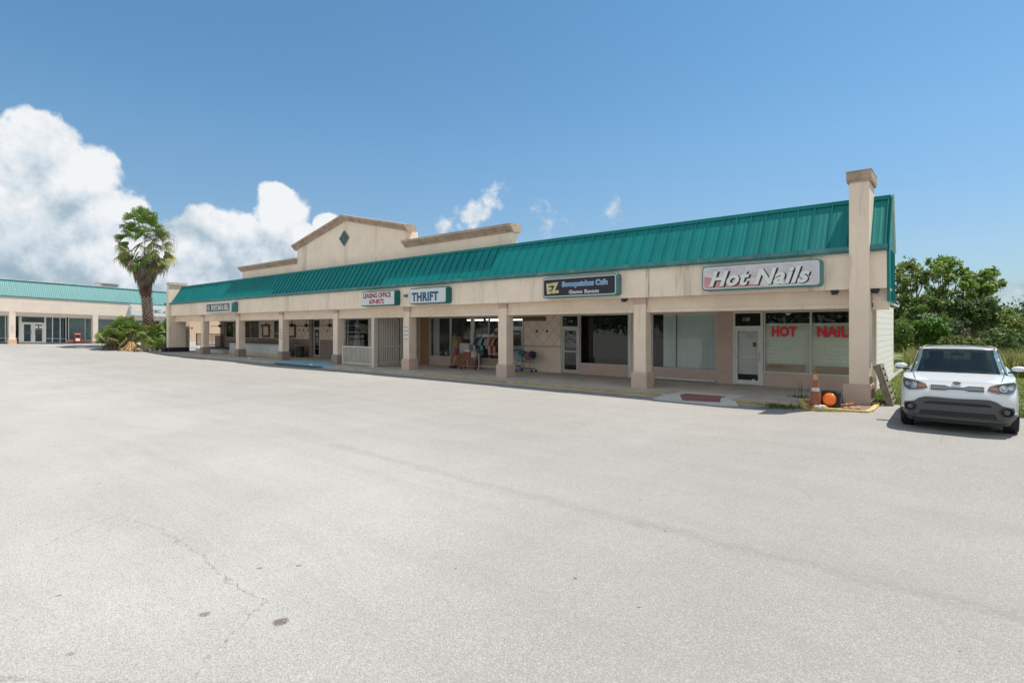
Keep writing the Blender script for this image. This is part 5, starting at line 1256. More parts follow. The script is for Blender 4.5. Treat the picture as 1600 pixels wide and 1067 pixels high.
# tall grasses in front of the shrubs
def grass(name, pts, h, w, mt, seed, lean=.35):
    rg = np.random.default_rng(seed); n = len(pts)
    a = rg.uniform(0, 2*np.pi, n); hh = h*rg.uniform(.5, 1.25, n); ln = lean*rg.uniform(.1, 1.2, n)*hh; b = rg.uniform(0, 2*np.pi, n)
    dx, dy = np.cos(a)*w/2, np.sin(a)*w/2; lx_, ly_ = np.cos(b)*ln, np.sin(b)*ln
    P0 = pts+np.stack([-dx, -dy, 0*dx], 1); P1 = pts+np.stack([dx, dy, 0*dx], 1)
    M = pts+np.stack([lx_*.35, ly_*.35, hh*.6], 1); P2 = M+np.stack([dx*.8, dy*.8, 0*dx], 1); P3 = M-np.stack([dx*.8, dy*.8, 0*dx], 1)
    Tp = pts+np.stack([lx_, ly_, hh*.97], 1)
    V = np.stack([P0, P1, P2, P3, Tp, Tp+np.stack([dx*.1, dy*.1, 0*dx], 1)], 1).reshape(-1, 3)
    k = np.arange(n)*6
    F = np.concatenate([np.stack([k, k+1, k+2, k+3], 1), np.stack([k+3, k+2, k+5, k+4], 1)])
    return np_build(name, V, F, mt)
rg = np.random.default_rng(9)
n = 15000; xs = rg.uniform(-3.5, 26, n); ys = 29.+rg.uniform(0, 2.6, n)+.35*xs*.0
ok = xs > -1.9; pts = np.stack([xs, ys, np.full(n, .2)], 1)[ok]
tag(grass('tall_grass', pts, 1.0, .045, leaf_mat('reed', [(.0, (.09, .12, .03)), (.45, (.26, .29, .08)), (.75, (.44, .40, .16)), (.98, (.56, .47, .26))], .7, .3, .6), 3), 'band of tall straw tipped grass between the lawn and the shrubs', 'tall grass', kind='stuff')
lx0 = rg.uniform(-2., 9, 60000); ly0 = 17.0+rg.uniform(0, 1, 60000)**1.6*12.5
ly0 = ly0-.33*(np.clip(lx0, -1.3, 8)+1.3)
tag(grass('lawn_grass', np.stack([lx0, ly0, np.full(60000, .2)], 1), .085, .012, leaf_mat('lawn_blade', [(.0, (.05, .09, .014)), (.5, (.12, .19, .028)), (.9, (.27, .30, .09))], .7, .3, .8), 4, .8), 'short green lawn grass beside the white wall', 'grass', kind='stuff')
wf = rg.uniform(0, 1, (260, 2)); cl_ = MB()
for a, b in wf:
    x = -1.2+a*3.5; y = 17.4+b*4-.33*(x+1.3); cl_.box(x-.012, x+.012, y-.012, y+.012, .27, .285)
tag(cl_.build('clover_flowers', txt_w), 'tiny white clover flowers scattered in the lawn', 'flowers', kind='stuff')
# weeds at kerb
def weed(label, x, y, z, r, n, seed, mt, h=.0):
    rg = np.random.default_rng(seed); t_ = thing('weed_clump', label, 'weeds', (x, y, z), 'weeds along the kerb')
    p = rg.normal(size=(n, 3))*np.array([r, r*.45, .02])+np.array([x, y, z+.04]); p[:, 2] = z+.015+np.abs(rg.normal(size=n))*.035
    V, F = leaves(rg, p, .045, .6); np_build('leaves', V, F, mt, t_)
    if h:
        V = MB()
        for k in range(7):
            a = rg.uniform(-r, r); V.tube([(x+a, y, z), (x+a*1.3, y+.02, z+h*.6), (x+a*1.6, y, z+h*rg.uniform(.7, 1.1))], .004, 4)
        V.build('stalks', mt, t_)
        q_ = rg.normal(size=(40, 3))*np.array([r*.8, .05, .08])+np.array([x, y, z+h*.8]); V, F = leaves(rg, q_, .02); np_build('seed_heads', V, F, leaf_mat('seed', [(.0, (.3, .28, .18)), (1., (.5, .48, .36))]), t_)
wm_ = leaf_mat('weed_leaf', [(.0, (.02, .05, .008)), (.5, (.06, .12, .02)), (.95, (.14, .20, .04))])
for i, (px, py, r, n_, h) in enumerate(((1232, 636, .38, 420, 0), (1252, 628, .14, 160, .42), (1345, 649.5, .22, 260, 0), (1216, 633, .2, 140, .0), (1372, 627, .12, 120, .0))):
    a, b = gp(px, py, .1)
    weed(('low green weeds in the gutter left of the yellow island', 'weeds with tall pale stalks at the left tip of the yellow island', 'small weed patch at the foot of the yellow island kerb', 'sparse weeds on the kerb beside the red painted ramp', 'little weeds at the foot of the leaning pallet')[i], a, b, (.05, .2, .1, .06, .2)[i], r, n_, 50+i, wm_, h)

# ================================================================== palms
def fan_leaf(mb, o, d, pet, R_, seg, droop, rr, m=0, spread=200, fold=.25, pw=.012):
    """o origin, d unit direction of the petiole; palmate blade of split segments"""
    d = d.normalized(); side = d.cross(Vector((0, 0, 1)))
    side = side.normalized() if side.length > .05 else Vector((1, 0, 0))
    up = side.cross(d).normalized(); hub = o+d*pet+Vector((0, 0, -droop*pet*.15))
    mb.add([tuple(o-side*pw), tuple(o+side*pw), tuple(hub+side*pw*.7), tuple(hub-side*pw*.7)], [(0, 1, 2, 3)], m)
    roll = rr.uniform(-1.15, 1.15)
    side2 = side*math.cos(roll)+up*math.sin(roll); up2 = up*math.cos(roll)-side*math.sin(roll)
    for k in range(seg):
        a = R(-spread/2+spread*k/(seg-1)+rr.uniform(-2, 2)); L = R_*(1-.22*abs(a)/R(spread/2))*rr.uniform(.88, 1.08)
        v = d*math.cos(a)+side2*math.sin(a)
        w = (side2*math.cos(a)-d*math.sin(a))
        hw = R_*R(spread)/seg*.30
        fo = up2*fold*abs(math.sin(a))*.6
        p1 = hub+v*L*.45+fo*L*.3; p2 = hub+v*L*.78+fo*L*.3+Vector((0, 0, -droop*L*.18)); p3 = hub+v*L*(1-.25*droop)+fo*L*.2+Vector((0, 0, -droop*L*.62))
        n_ = up2*hw*.35*(1 if k % 2 else -1)
        mb.add([tuple(hub), tuple(p1-w*hw+n_), tuple(p1+w*hw-n_), tuple(p2-w*hw*.75), tuple(p2+w*hw*.75), tuple(p3)], [(0, 1, 2), (1, 3, 4, 2), (3, 5, 4)], m)
palm_g = leaf_mat('palm_leaf', [(.0, (.05, .10, .025)), (.4, (.12, .21, .045)), (.7, (.21, .31, .07)), (.97, (.38, .42, .13))], .4, .3, .9)
palm_y = leaf_mat('palm_leaf_yellow', [(.0, (.09, .11, .02)), (.5, (.24, .25, .06)), (.95, (.42, .34, .12))], .5, .2, .9)
palm_d = leaf_mat('palm_leaf_dead', [(.0, (.09, .06, .04)), (.5, (.23, .175, .13)), (.95, (.40, .33, .27))], .8, .1, .9)
def big_palm():
    D = 50.; bx, by = at(232, D); z0 = gz(bx, by)+.05; px = D/FPX
    t_ = thing('fan_palm_tree', 'tall fan palm with shaggy dead skirt between the two plaza wings', 'palm tree', (bx, by, z0))
    def h(y): return EYE-(y-HZ)*px
    def cxz(y):       # trunk centre line
        xpx = 232 if y > 510 else (228.5 + (y-455)*.07 if y > 455 else 226.5+(y-400)*.035)
        a, b = at(xpx, D); return (a, b, h(y))
    mb = MB()
    ys = [541, 535, 525, 515]; mb.tube([cxz(y) for y in ys], [.60, .56, .52, .50], 16); mb.build('lower_trunk', mat('palm_trunk_smooth', (.36, .28, .21), .9, .12, 2, .5, 30, dirt=.5, dirtcol=(.2, .15, .12)), t_, smooth=True)
    mb = MB(); mb.tube([cxz(516), cxz(511), cxz(508)], [.52, .58, .48], 14); mb.build('bark_collar', mat('palm_bark_red', (.16, .055, .035), .95, .35, 8, .9, 20), t_, smooth=True)
    mb = MB(); ys = [510, 490, 470, 455, 435, 410]; mb.tube([cxz(y) for y in ys], [.42, .38, .37, .36, .32, .28], 12); mb.build('upper_trunk', mat('palm_bark_dark', (.15, .06, .035), .95, .4, 8, .9, 20), t_, smooth=True)
    bo = MB(); r_ = random.Random(3)
    for j, y in enumerate(np.arange(508, 465, -2.6)):
        c = Vector(cxz(y)); rad = .37
        for k in range(9):
            a = 2*math.pi*(k+.5*(j % 2))/9+r_.uniform(-.08, .08); o = Vector((math.cos(a), math.sin(a), 0)); w = Vector((-o.y, o.x, 0))
            s_ = .10; bo.add([tuple(c+o*rad*.9-w*s_-Vector((0, 0, .12))), tuple(c+o*rad*.9+w*s_-Vector((0, 0, .12))), tuple(c+o*(rad+.13)+w*.055+Vector((0, 0, .13))), tuple(c+o*(rad+.13)-w*.055+Vector((0, 0, .13))),
                                 tuple(c+o*(rad+.02)+Vector((0, 0, .16)))], [(0, 1, 2, 3), (3, 2, 4)])
    bo.build('leaf_boots', mat('palm_boot', (.42, .34, .28), .9, .3, 7), t_)
    r_ = random.Random(12); cr = MB(); dd = MB()
    top = Vector(cxz(374))
    for i in range(90):
        az = i*2.399+r_.uniform(-.2, .2); f = i/90
        el = R(84-125*f+r_.uniform(-16, 16)); d = Vector((math.cos(az)*math.cos(el), math.sin(az)*math.cos(el), math.sin(el)))
        o = top+Vector((0, 0, .9-2.1*f)); L = (1.6 if f > .12 else 1.5)*r_.uniform(.55, 1.2); Rb = 1.05*r_.uniform(.85, 1.15)
        fan_leaf(cr, o, d, L, Rb, 24, .3+.75*f, r_, m=(1 if (f > .5 and r_.random() < .5) else 0), spread=r_.uniform(120, 185))
    cr.build('crown', [palm_g, palm_y], t_)
    for i in range(250):     # dead leaves hanging as a skirt
        az = i*2.399; f = i/250; hang = R(-38-48*min(1, f*1.8))
        d = Vector((math.cos(az)*math.cos(hang), math.sin(az)*math.cos(hang), math.sin(hang)))
        c = Vector(cxz(388+52*f)); fan_leaf(dd, c, d, r_.uniform(.55, .9)*(1.55-1.0*f), r_.uniform(.8, 1.15), 13, .9, r_, spread=r_.uniform(60, 120), fold=.1)
    for i in range(22):       # pale dry flower stalks and shreds among the green
        az = r_.uniform(0, 6.28); el = R(r_.uniform(-10, 45)); d = Vector((math.cos(az)*math.cos(el), math.sin(az)*math.cos(el), math.sin(el)))
        fan_leaf(dd, top+Vector((0, 0, r_.uniform(-.6, .6))), d, r_.uniform(1.2, 2.2), r_.uniform(.5, .8), 9, 1.3, r_, spread=90, fold=.1)
    dd.build('dead_skirt', palm_d, t_)
    st_ = MB()
    for i in range(26):
        a0 = r_.uniform(-.3, .9); s0 = top+Vector((0, 0, r_.uniform(-.3, .6))); o = Vector((CS, SN, 0))*r_.uniform(1.6, 3.1)+Vector((0, 0, r_.uniform(-.8, .8)))
        e_ = s0+o; st_.tube([s0, s0+o*.6+Vector((0, 0, .5)), e_, e_+Vector((r_.uniform(-.1, .3), 0, -r_.uniform(.5, 1.5)))], [.012, .01, .008, .006], 4)
    st_.build('dry_strands', palm_d, t_)
big_palm()
def bush_palm(label, cx, base_y, D, stems, seed, size=1., mix=.3, name='fan_palm_bush', dead=.25):
    r_ = random.Random(seed); bx, by = at(cx, D); z0 = gz(bx, by); t_ = thing(name, label, 'palm bush', (bx, by, z0), 'small fan palms at the palm planter')
    g = MB(); dm = MB(); sm = MB()
    for (dx, dy, hgt, nl) in stems:
        c = Vector((bx+CS*dx, by+SN*dx, z0))+Vector((-SN*dy, CS*dy, 0)); topc = c+Vector((0, 0, hgt)); sm.tube([c, topc], [.16*size, .12*size], 8)
        for i in range(nl):
            az = i*2.399+r_.uniform(-.2, .2); f = i/nl; el = R(84-100*f+r_.uniform(-12, 12)); d = Vector((math.cos(az)*math.cos(el), math.sin(az)*math.cos(el), math.sin(el)))
            fan_leaf(g, topc, d, r_.uniform(.7, 1.05)*size, r_.uniform(.75, .95)*size, 22, .15+.5*f, r_, m=1 if (f > .5 and r_.random() < mix) else 0, spread=r_.uniform(140, 200))
        for i in range(int(nl*dead)):
            az = r_.uniform(0, 6.28); hang = R(r_.uniform(-75, -25)); d = Vector((math.cos(az)*math.cos(hang), math.sin(az)*math.cos(hang), math.sin(hang)))
            fan_leaf(dm, topc, d, .5*size, .8*size, 12, .9, r_, spread=110, fold=.1)
    g.build('leaves', [palm_g, palm_y], t_); dm.build('dead_leaves', palm_d, t_); sm.build('stems', mat('palm_bark_dark', (.1, .06, .04)), t_, smooth=True)
    return t_
bush_palm('wide clump of bright fan palms left of the tall palm trunk', 190, 545, 47, [(0, 0, 1.35, 32), (-.95, .3, .85, 24), (.75, .2, 1.15, 24), (.35, -.6, .7, 18), (-.5, -.5, .75, 18), (-.1, .8, 1.6, 20)], 5, .92, .6)
bush_palm('small green fan palm between the tall trunk and the mall pier', 252, 540, 50, [(0, 0, .9, 26), (.7, .4, 1.2, 24)], 6, 1.0, .2)
def low_shrub(label, cx, D, z, w, h, mt, seed, n=900, size=.1, cat='shrub', name='low_shrub'):
    rg = np.random.default_rng(seed); bx, by = at(cx, D); z0 = gz(bx, by); t_ = thing(name, label, cat, (bx, by, z0), 'low plants at the palm planter')
    P = cluster(rg, (bx, by, z0+h*.5), w, n, sub=40, flat=h/w*.6, gap=.12); V, F = leaves(rg, P, size, .35, .9); np_build('leaves', V, F, mt, t_)
low_shrub('low yellow green plants at the foot of the tall palm', 236, 47.5, .3, .75, .8, leaf_mat('leaf_lime', [(.0, (.05, .09, .015)), (.5, (.16, .23, .04)), (.9, (.32, .36, .09))]), 61, 1300, .12)
low_shrub('dark spiky plants between the palm foot and the mall pier', 251, 47.5, .3, .6, 1.0, leaf_mat('leaf_green', greens), 62, 900, .22)
rb = random.Random(8)
for i in range(5):
    bx, by = at(176+i*13, 46.2); ob = lump(ident, bx, by, gz(bx, by)+.1, .35, .2, .12, mat('dry_litter', (.33, .22, .15), .95, .4, 8), 'dead_frond_pile', ('leftmost brown frond pile under the palm clump', 'second brown frond pile from the left under the palms', 'middle brown frond pile under the palms', 'fourth frond pile, near the tan stems', 'frond pile nearest the tall palm trunk')[i], 'dead fronds', 70+i); ob['group'] = 'dead frond piles under the palms'
pt_ = thing('cut_palm_stems', 'splayed tan cut palm stems at the foot of the palm clump', 'palm stems', (*at(205, 45.6), .3)); m_ = MB()
for a in (-16, -9, -3, 4, 9): m_.tube([(*at(206+a*.2, 45.8), .95), (*at(205+a, 45.4), .22)], [.05, .09], 6)
m_.build('stems', mat('tan_stem', (.45, .27, .12), .8, .2, 5), pt_)
pk = MB(); a, b = at(212, 50); 
for x0_ in range(165, 262, 12):
    p0, p1 = at(x0_, 48.6), at(x0_+11, 48.6); z_ = gz(*p0)
    pk.add([(p0[0], p0[1], z_-.1), (p1[0], p1[1], z_-.1), (p1[0], p1[1], z_+.3), (p0[0], p0[1], z_+.3), (p0[0]-.25, p0[1]+.1, z_-.1), (p1[0]-.25, p1[1]+.1, z_-.1), (p1[0]-.25, p1[1]+.1, z_+.3), (p0[0]-.25, p0[1]+.1, z_+.3)], [(0, 1, 2, 3), (4, 7, 6, 5), (3, 2, 6, 7), (0, 3, 7, 4), (1, 5, 6, 2)])
ob = pk.build('planter_kerb', concw); tag(ob, kind='structure')
bar = lump(ident, -52.6, 16.6, .45, .35, .3, .35, mat('dark_bag', (.05, .04, .035), .6), 'dark_bag', 'dark bag slumped against the black plinth of the left pier', 'bag', 90)

# ================================================================== CAR (front looks along -y)
def make_car():
    CX, CY, CZ = -.05, 15.12, .2        # centre of the wheelbase
    t_ = thing('parked_car', 'white boxy compact crossover parked on the right beside the mall', 'car', (CX, CY, CZ))
    T = lambda x, y, z: (CX+x, CY+y, CZ+z)
    paint = mat('car_paint_white', (.70, .72, .73), .28, .01, 1, coat=1., spec=.5)
    grey = mat('car_plastic_grey', (.068, .071, .078), .45, .04, 30); blackp = mat('car_plastic_black', (.012, .012, .013), .5, .1)
    gl = mat('car_glass', (.012, .022, .026), .04, .2, 1.5, coat=1., spec=.8); chrome = mat('car_chrome', (.55, .55, .55), .3, .02, metal=.7)
    n_ = 7.5
    def sf(v):      # per level: half width, front y, rear y
        W = .80+.10*sst(0, .25, v)-.025*sst(.55, 1., v)
        F = -2.03-.05*math.sin(min(1, v*1.1)*math.pi*.9)+.10*sst(.62, 1., v)
        Rr = 2.05+.02*math.sin(v*3)-.04*v
        return W, F, Rr
    def ztop(y): return .965+.075*sst(-2.0, -1.1, y)+.06*sst(-1., 1.5, y)
    ZB = .20
    def outline(v, N=72):
        W, F, Rr = sf(v); mid = (F+Rr)/2; L = (Rr-F)/2; o = []
        for k in range(N):
            a = 2*math.pi*k/N-math.pi/2; c_, s_ = math.cos(a), math.sin(a)
            x = W*math.copysign(abs(c_)**(2/n_), c_); y = mid+L*math.copysign(abs(s_)**(2/n_), s_)
            o.append((x, y))
        return o
    def yfront(x, z):     # analytic front face
        v = min(1, max(0, (z-ZB)/(ztop(-1.9)-ZB))); W, F, Rr = sf(v); mid = (F+Rr)/2; L = (Rr-F)/2
        return mid-L*max(0., 1-min(1, abs(x)/W)**n_)**(1/n_)
    N = 96; levels = [0, .04, .12, .22, .35, .5, .62, .74, .84, .92, .97, 1.]; vs = []; fs = []
    for v in levels:
        for (x, y) in outline(v, N):
            sh = 1-.02*max(0, (v-.9)/.1)
            vs.append((x*sh, y*sh, ZB+v*(ztop(y)-ZB)))
    nl = len(levels)
    for j in range(nl-1):
        for k in range(N): fs.append((j*N+k, j*N+(k+1) % N, (j+1)*N+(k+1) % N, (j+1)*N+k))
    top = outline(1., N)
    caps = [.96, .88, .75, .55, .3]
    for q, s_ in enumerate(caps):
        for (x, y) in top:
            yy = y*s_; xx = x*s_
            bulge = .03*(1-s_**3)*sst(-2.1, -1.2, yy)+.015*(1-s_**2)
            crease = .012*math.exp(-((abs(xx)-.58)/.08)**2)
            vs.append((xx, yy, ztop(yy)+bulge+crease))
    for q in range(len(caps)):
        a = (nl-1+q)*N; b = (nl+q)*N
        for k in range(N): fs.append((a+k, a+(k+1) % N, b+(k+1) % N, b+k))
    last = (nl-1+len(caps))*N; fs.append(tuple(range(last, last+N))); fs.append(tuple(range(N-1, -1, -1)))
    b = MB(T); b.add(vs, fs); body = b.build('body', paint, t_, smooth=True)
    cut = MB(T)
    for y in (-1.285, 1.285):
        for s_ in (-1, 1): cut.lathe([(0, -.16), (.375, -.16), (.375, .16), (0, .16)], (s_*.84, y, .34), 32, axis='x')
    ck = cut.build('wheel_arch', blackp, body); ck.hide_render = False
    bo = body.modifiers.new('arches', 'BOOLEAN'); bo.operation = 'DIFFERENCE'; bo.solver = 'EXACT'
    # the cutter becomes the dark liner itself, slightly smaller than the cut
    lin = bpy.data.meshes.new('cut'); bmx = bmesh.new(); bmx.from_mesh(ck.data); bmx.to_mesh(lin); bmx.free()
    cob = bpy.data.objects.new('cut', lin); cob.location = (CX, CY, CZ)
    C.objects.link(cob); bo.object = cob
    dg = bpy.context.evaluated_depsgraph_get(); dg.update()
    me = bpy.data.meshes.new_from_object(body.evaluated_get(dg)); body.modifiers.clear(); body.data = me
    bmx = bmesh.new(); bmx.from_mesh(me)
    kill = [f for f in bmx.faces if f.normal.z > .7 and f.calc_center_median().z > .9 and abs(f.calc_center_median().x) < .80 and -.98 < f.calc_center_median().y < 1.9]
    bmesh.ops.delete(bmx, geom=kill, context='FACES'); bmx.to_mesh(me); bmx.free()
    me.polygons.foreach_set('use_smooth', [True]*len(me.polygons)); me.set_sharp_from_angle(angle=R(38))
    bpy.data.objects.remove(cob); bpy.data.objects.remove(ck)
    for y in (-1.285, 1.285):
        for s_ in (-1, 1): li = MB(T); li.lathe([(0, -s_*.15), (.37, -s_*.15), (.37, .0)], (s_*.84, y, .34), 28, axis='x'); li.build('wheel_arch', blackp, body)
    # greenhouse
    def gh(v, a, grow=0.):
        yF = -1.13+.66*v+grow*-1; yR = 1.98-.26*v+grow; W = .785-.145*v+grow; m_ = 7.
        mid, L = (yF+yR)/2, (yR-yF)/2; c_, s_ = math.cos(a), math.sin(a)
        return (W*math.copysign(abs(c_)**(2/m_), c_), mid+L*math.copysign(abs(s_)**(2/m_), s_), 1.03+.53*v-.015*grow)
    N2 = 96; lv = [0, .25, .5, .75, .93, .985, 1.0]; vs = []; fs = []
    for v in lv:
        for k in range(N2): vs.append(gh(v if v < .99 else .99, 2*math.pi*k/N2, -.03 if v > .99 else 0.))
    for j in range(len(lv)-1):
        for k in range(N2):
            f4 = (j*N2+k, j*N2+(k+1) % N2, (j+1)*N2+(k+1) % N2, (j+1)*N2+k)
            x = sum(vs[i][0] for i in f4)/4; y = sum(vs[i][1] for i in f4)/4; z = sum(vs[i][2] for i in f4)/4; v = (z-1.03)/.53
            yF = -1.13+.66*v; yR = 1.98-.26*v; W = .785-.145*v
            if j < 4:
                if y < yF+.07 and abs(x) < W-.045: continue
                if y > yR-.07 and abs(x) < W-.10: continue
                if abs(x) > W-.03 and z > 1.08 and (yF+.12 < y < .31 or .38 < y < 1.30): continue
            fs.append(f4)
    base = (len(lv)-1)*N2
    for q, s_ in enumerate((.85, .6, .3)):
        for k in range(N2):
            x, y, z = gh(.99, 2*math.pi*k/N2, -.03); my = .62; vs.append((x*s_, my+(y-my)*s_, z+.035*(1-s_**2)))
        a0 = base+q*N2; b0 = a0+N2
        for k in range(N2): fs.append((a0+k, a0+(k+1) % N2, b0+(k+1) % N2, b0+k))
    fs.append(tuple(range(len(vs)-N2, len(vs))))
    g = MB(T); g.add(vs, fs); g.build('roof', paint, t_, smooth=True)
    # windshield and side glass as patches lying on that surface
    def yws(x, z):       # front face of the greenhouse
        v = (z-1.03)/.53; yF = -1.13+.66*v; yR = 1.98-.26*v; W = .785-.145*v; mid, L = (yF+yR)/2, (yR-yF)/2
        return mid-L*max(0., 1-min(1, abs(x)/W)**7.)**(1/7.)
    def patch(name, m, poly, surf, off, parent=t_, thick=.008, step=.03, smooth=True, label=None, axis='y'):
        """poly in (x,z): filled, cut into a grid and laid on a surface; given a thickness"""
        bm = bmesh.new(); vv = [bm.verts.new((x, 0, z)) for x, z in poly]; bm.faces.new(vv)
        x0, x1 = min(p[0] for p in poly), max(p[0] for p in poly); z0, z1 = min(p[1] for p in poly), max(p[1] for p in poly)
        k = x0+step
        while k < x1: bmesh.ops.bisect_plane(bm, geom=bm.verts[:]+bm.edges[:]+bm.faces[:], plane_co=(k, 0, 0), plane_no=(1, 0, 0)); k += step
        k = z0+step
        while k < z1: bmesh.ops.bisect_plane(bm, geom=bm.verts[:]+bm.edges[:]+bm.faces[:], plane_co=(0, 0, k), plane_no=(0, 0, 1)); k += step
        bmesh.ops.recalc_face_normals(bm, faces=bm.faces)
        ret = bmesh.ops.extrude_face_region(bm, geom=bm.faces[:])
        front = set(v for v in ret['geom'] if isinstance(v, bmesh.types.BMVert))
        for v in bm.verts:
            d = off+(thick if v in front else -.012)
            q = T(v.co.x, surf(v.co.x, v.co.z)-d, v.co.z) if axis == 'y' else T(surf(v.co.x, v.co.z, d), v.co.x, v.co.z)
            v.co = Vector(q)-WO[parent]
        bmesh.ops.recalc_face_normals(bm, faces=bm.faces)
        me = bpy.data.meshes.new(name); bm.to_mesh(me); bm.free(); me.materials.append(m)
        me.polygons.foreach_set('use_smooth', [smooth]*len(me.polygons)); me.set_sharp_from_angle(angle=R(40))
        ob = bpy.data.objects.new(name, me); C.objects.link(ob); ob.parent = parent; WO[ob] = WO[parent]
        if label: ob['label'] = label
        return ob
    def mir(poly): return [(-x, z) for x, z in poly][::-1]
    def sym(half): return half+[(-x, z) for x, z in half[::-1] if abs(x) > 1e-6]
    cgl = glass_mat('car_window_glass', (.50, .58, .57), 1.0, .01, .01)
    # cabin
    cab = mat('cabin_dark', (.035, .037, .04), .8, .1); tan = mat('cabin_tan', (.20, .165, .13), .8, .1)
    q = MB(T); q.box(-.72, .72, -.95, 1.8, .45, .50); q.box(-.74, .74, -1.08, -.62, .80, 1.03); q.box(-.60, .0, -.70, -.58, .95, 1.09); q.box(-.74, -.70, -.9, 1.8, .5, 1.04); q.box(.70, .74, -.9, 1.8, .5, 1.04)
    cbn = q.build('dashboard', cab, t_, bevel=.02)
    q = MB(T); q.box(-.60, .60, -.40, 1.6, 1.545, 1.56); q.build('headliner', tan, t_)
    for sx in (-.37, .37):
        q = MB(T); q.box(sx-.24, sx+.24, .0, .5, .55, .72); q.prism([(.42, .70), (.56, .70), (.66, 1.22), (.56, 1.24)], 'yz', sx-.23, sx+.23); q.box(sx-.13, sx+.13, .60, .70, 1.27, 1.44); q.box(sx-.05, sx+.05, .63, .66, 1.2, 1.3); q.build('front_seat', cab, t_, bevel=.03)
    q = MB(T); q.prism([(1.30, .60), (1.46, .60), (1.56, 1.22), (1.46, 1.24)], 'yz', -.6, .6); q.build('rear_seat', cab, t_, bevel=.03)
    q = MB(T); q.tube([(.36+.19*math.cos(a), -.42+.05*math.sin(a), 1.0+.18*math.sin(a)) for a in [i*math.pi/10 for i in range(21)]], .014, 6); q.tube([(.2, -.43, 1.0), (.52, -.43, 1.0)], .012, 5); q.build('steering_wheel', blackp, t_)
    q = MB(T); q.box(-.11, .11, -.56, -.53, 1.40, 1.46); q.tube([(0, -.55, 1.46), (0, -.53, 1.53)], .01, 5); q.build('rear_view_mirror', blackp, t_)
    ws = patch('windshield', cgl, sym([(0, 1.075), (.45, 1.07), (.735, 1.055), (.70, 1.20), (.655, 1.38), (.615, 1.505), (.4, 1.525), (0, 1.53)]), yws, .004, step=.05)
    patch('windshield_frame', blackp, sym([(0, 1.53), (.4, 1.525), (.615, 1.505), (.655, 1.38), (.70, 1.20), (.735, 1.055), (.765, 1.05), (.735, 1.19), (.69, 1.38), (.64, 1.52), (.4, 1.545), (0, 1.548)]), yws, .006, parent=ws, step=.05, thick=.004)
    patch('windshield_band', blackp, sym([(0, 1.045), (.45, 1.04), (.765, 1.03), (.765, 1.052), (.45, 1.069), (0, 1.074)]), yws, .008, parent=ws, step=.05)
    for p in ([(-.70, 1.10), (-.60, 1.46), (-.46, 1.48), (-.42, 1.20), (-.46, 1.12)],):
        patch('sun_shade_reflection', mat('car_interior_tan', (.20, .165, .12), .15, .1, coat=1.), p, yws, .0125, parent=ws, thick=.002, step=.05) if False else None
    def yrs(x, z):
        v = (z-1.03)/.53; return 1.98-.26*v
    q = MB(T); q.add([(-.68, yrs(0, 1.08), 1.08), (.68, yrs(0, 1.08), 1.08), (.58, yrs(0, 1.5), 1.5), (-.58, yrs(0, 1.5), 1.5)], [(0, 1, 2, 3)]); q.build('rear_window', cgl, t_)
    # wipers
    w = MB(T)
    for a, b_ in ((-.62, -.06), (-.02, .58)): w.tube([(a, yws(a, 1.075)-.03, 1.075), ((a+b_)/2, yws((a+b_)/2, 1.10)-.035, 1.105), (b_, yws(b_, 1.08)-.03, 1.085)], .008, 5)
    w.build('wiper', blackp, t_)
    # side windows
    for s_ in (-1, 1):
        def xs_(y, z, d, s_=s_):
            v = (z-1.03)/.53; yF = -1.13+.66*v; yR = 1.98-.26*v; W = .785-.145*v; mid, L = (yF+yR)/2, (yR-yF)/2
            return s_*(W*max(0., 1-min(1, abs(y-mid)/L)**7.)**(1/7.)+d)
        patch('side_window', cgl, [(-.82, 1.10), (.28, 1.11), (.28, 1.48), (-.36, 1.48), (-.62, 1.30)], xs_, .003, axis='x', step=.1)
        patch('side_window', cgl, [(.36, 1.11), (1.30, 1.14), (1.25, 1.47), (.36, 1.48)], xs_, .003, axis='x', step=.1)
    # ---- front end
    fr = patch('bumper_lower', grey, sym([(0, .655), (.30, .665), (.46, .665), (.56, .63), (.64, .565), (.72, .545), (.795, .53), (.81, .47), (.79, .41), (.865, .40), (.885, .385), (.87, .30), (.82, .24), (.60, .215), (.0, .20)]), yfront, .006, thick=.022, step=.04)
    patch('upper_grille', blackp, sym([(0, .585), (.40, .585), (.47, .565), (.50, .53), (0, .53)]), yfront, .014, parent=fr, thick=.018)
    patch('lower_grille', blackp, sym([(0, .41), (.525, .41), (.56, .36), (.57, .315), (0, .315)]), yfront, .014, parent=fr, thick=.018)
    mesh = MB(T)
    for i in range(26):
        x = -.5+i*.04; mesh.box(x-.006, x+.006, yfront(x, .36)-.040, yfront(x, .36)-.034, .33, .40)
    for z in (.34, .365, .39): 
        pts = [(x, yfront(x, z)-.038, z) for x in [-.52+.04*i for i in range(27)]]; mesh.tube(pts, .004, 4)
    for z in (.545, .565): mesh.tube([(x, yfront(x, z)-.036, z) for x in [-.44+.04*i for i in range(23)]], .003, 4)
    mesh.build('grille_mesh', mat('grille_dark', (.04, .04, .042), .5), fr)
    patch('skid_lip', mat('car_plastic_mid', (.085, .09, .095), .4), sym([(0, .285), (.60, .285), (.66, .30), (.66, .275), (.60, .262), (0, .262)]), yfront, .02, parent=fr, thick=.03)
    patch('chin', blackp, sym([(0, .262), (.58, .262), (.80, .262), (.80, .20), (0, .185)]), yfront, .016, parent=fr, thick=.014)
    patch('upper_lip', mat('car_plastic_mid', (.085, .09, .095), .4), sym([(0, .655), (.30, .665), (.46, .665), (.47, .64), (.30, .635), (0, .63)]), yfront, .02, parent=fr, thick=.02)
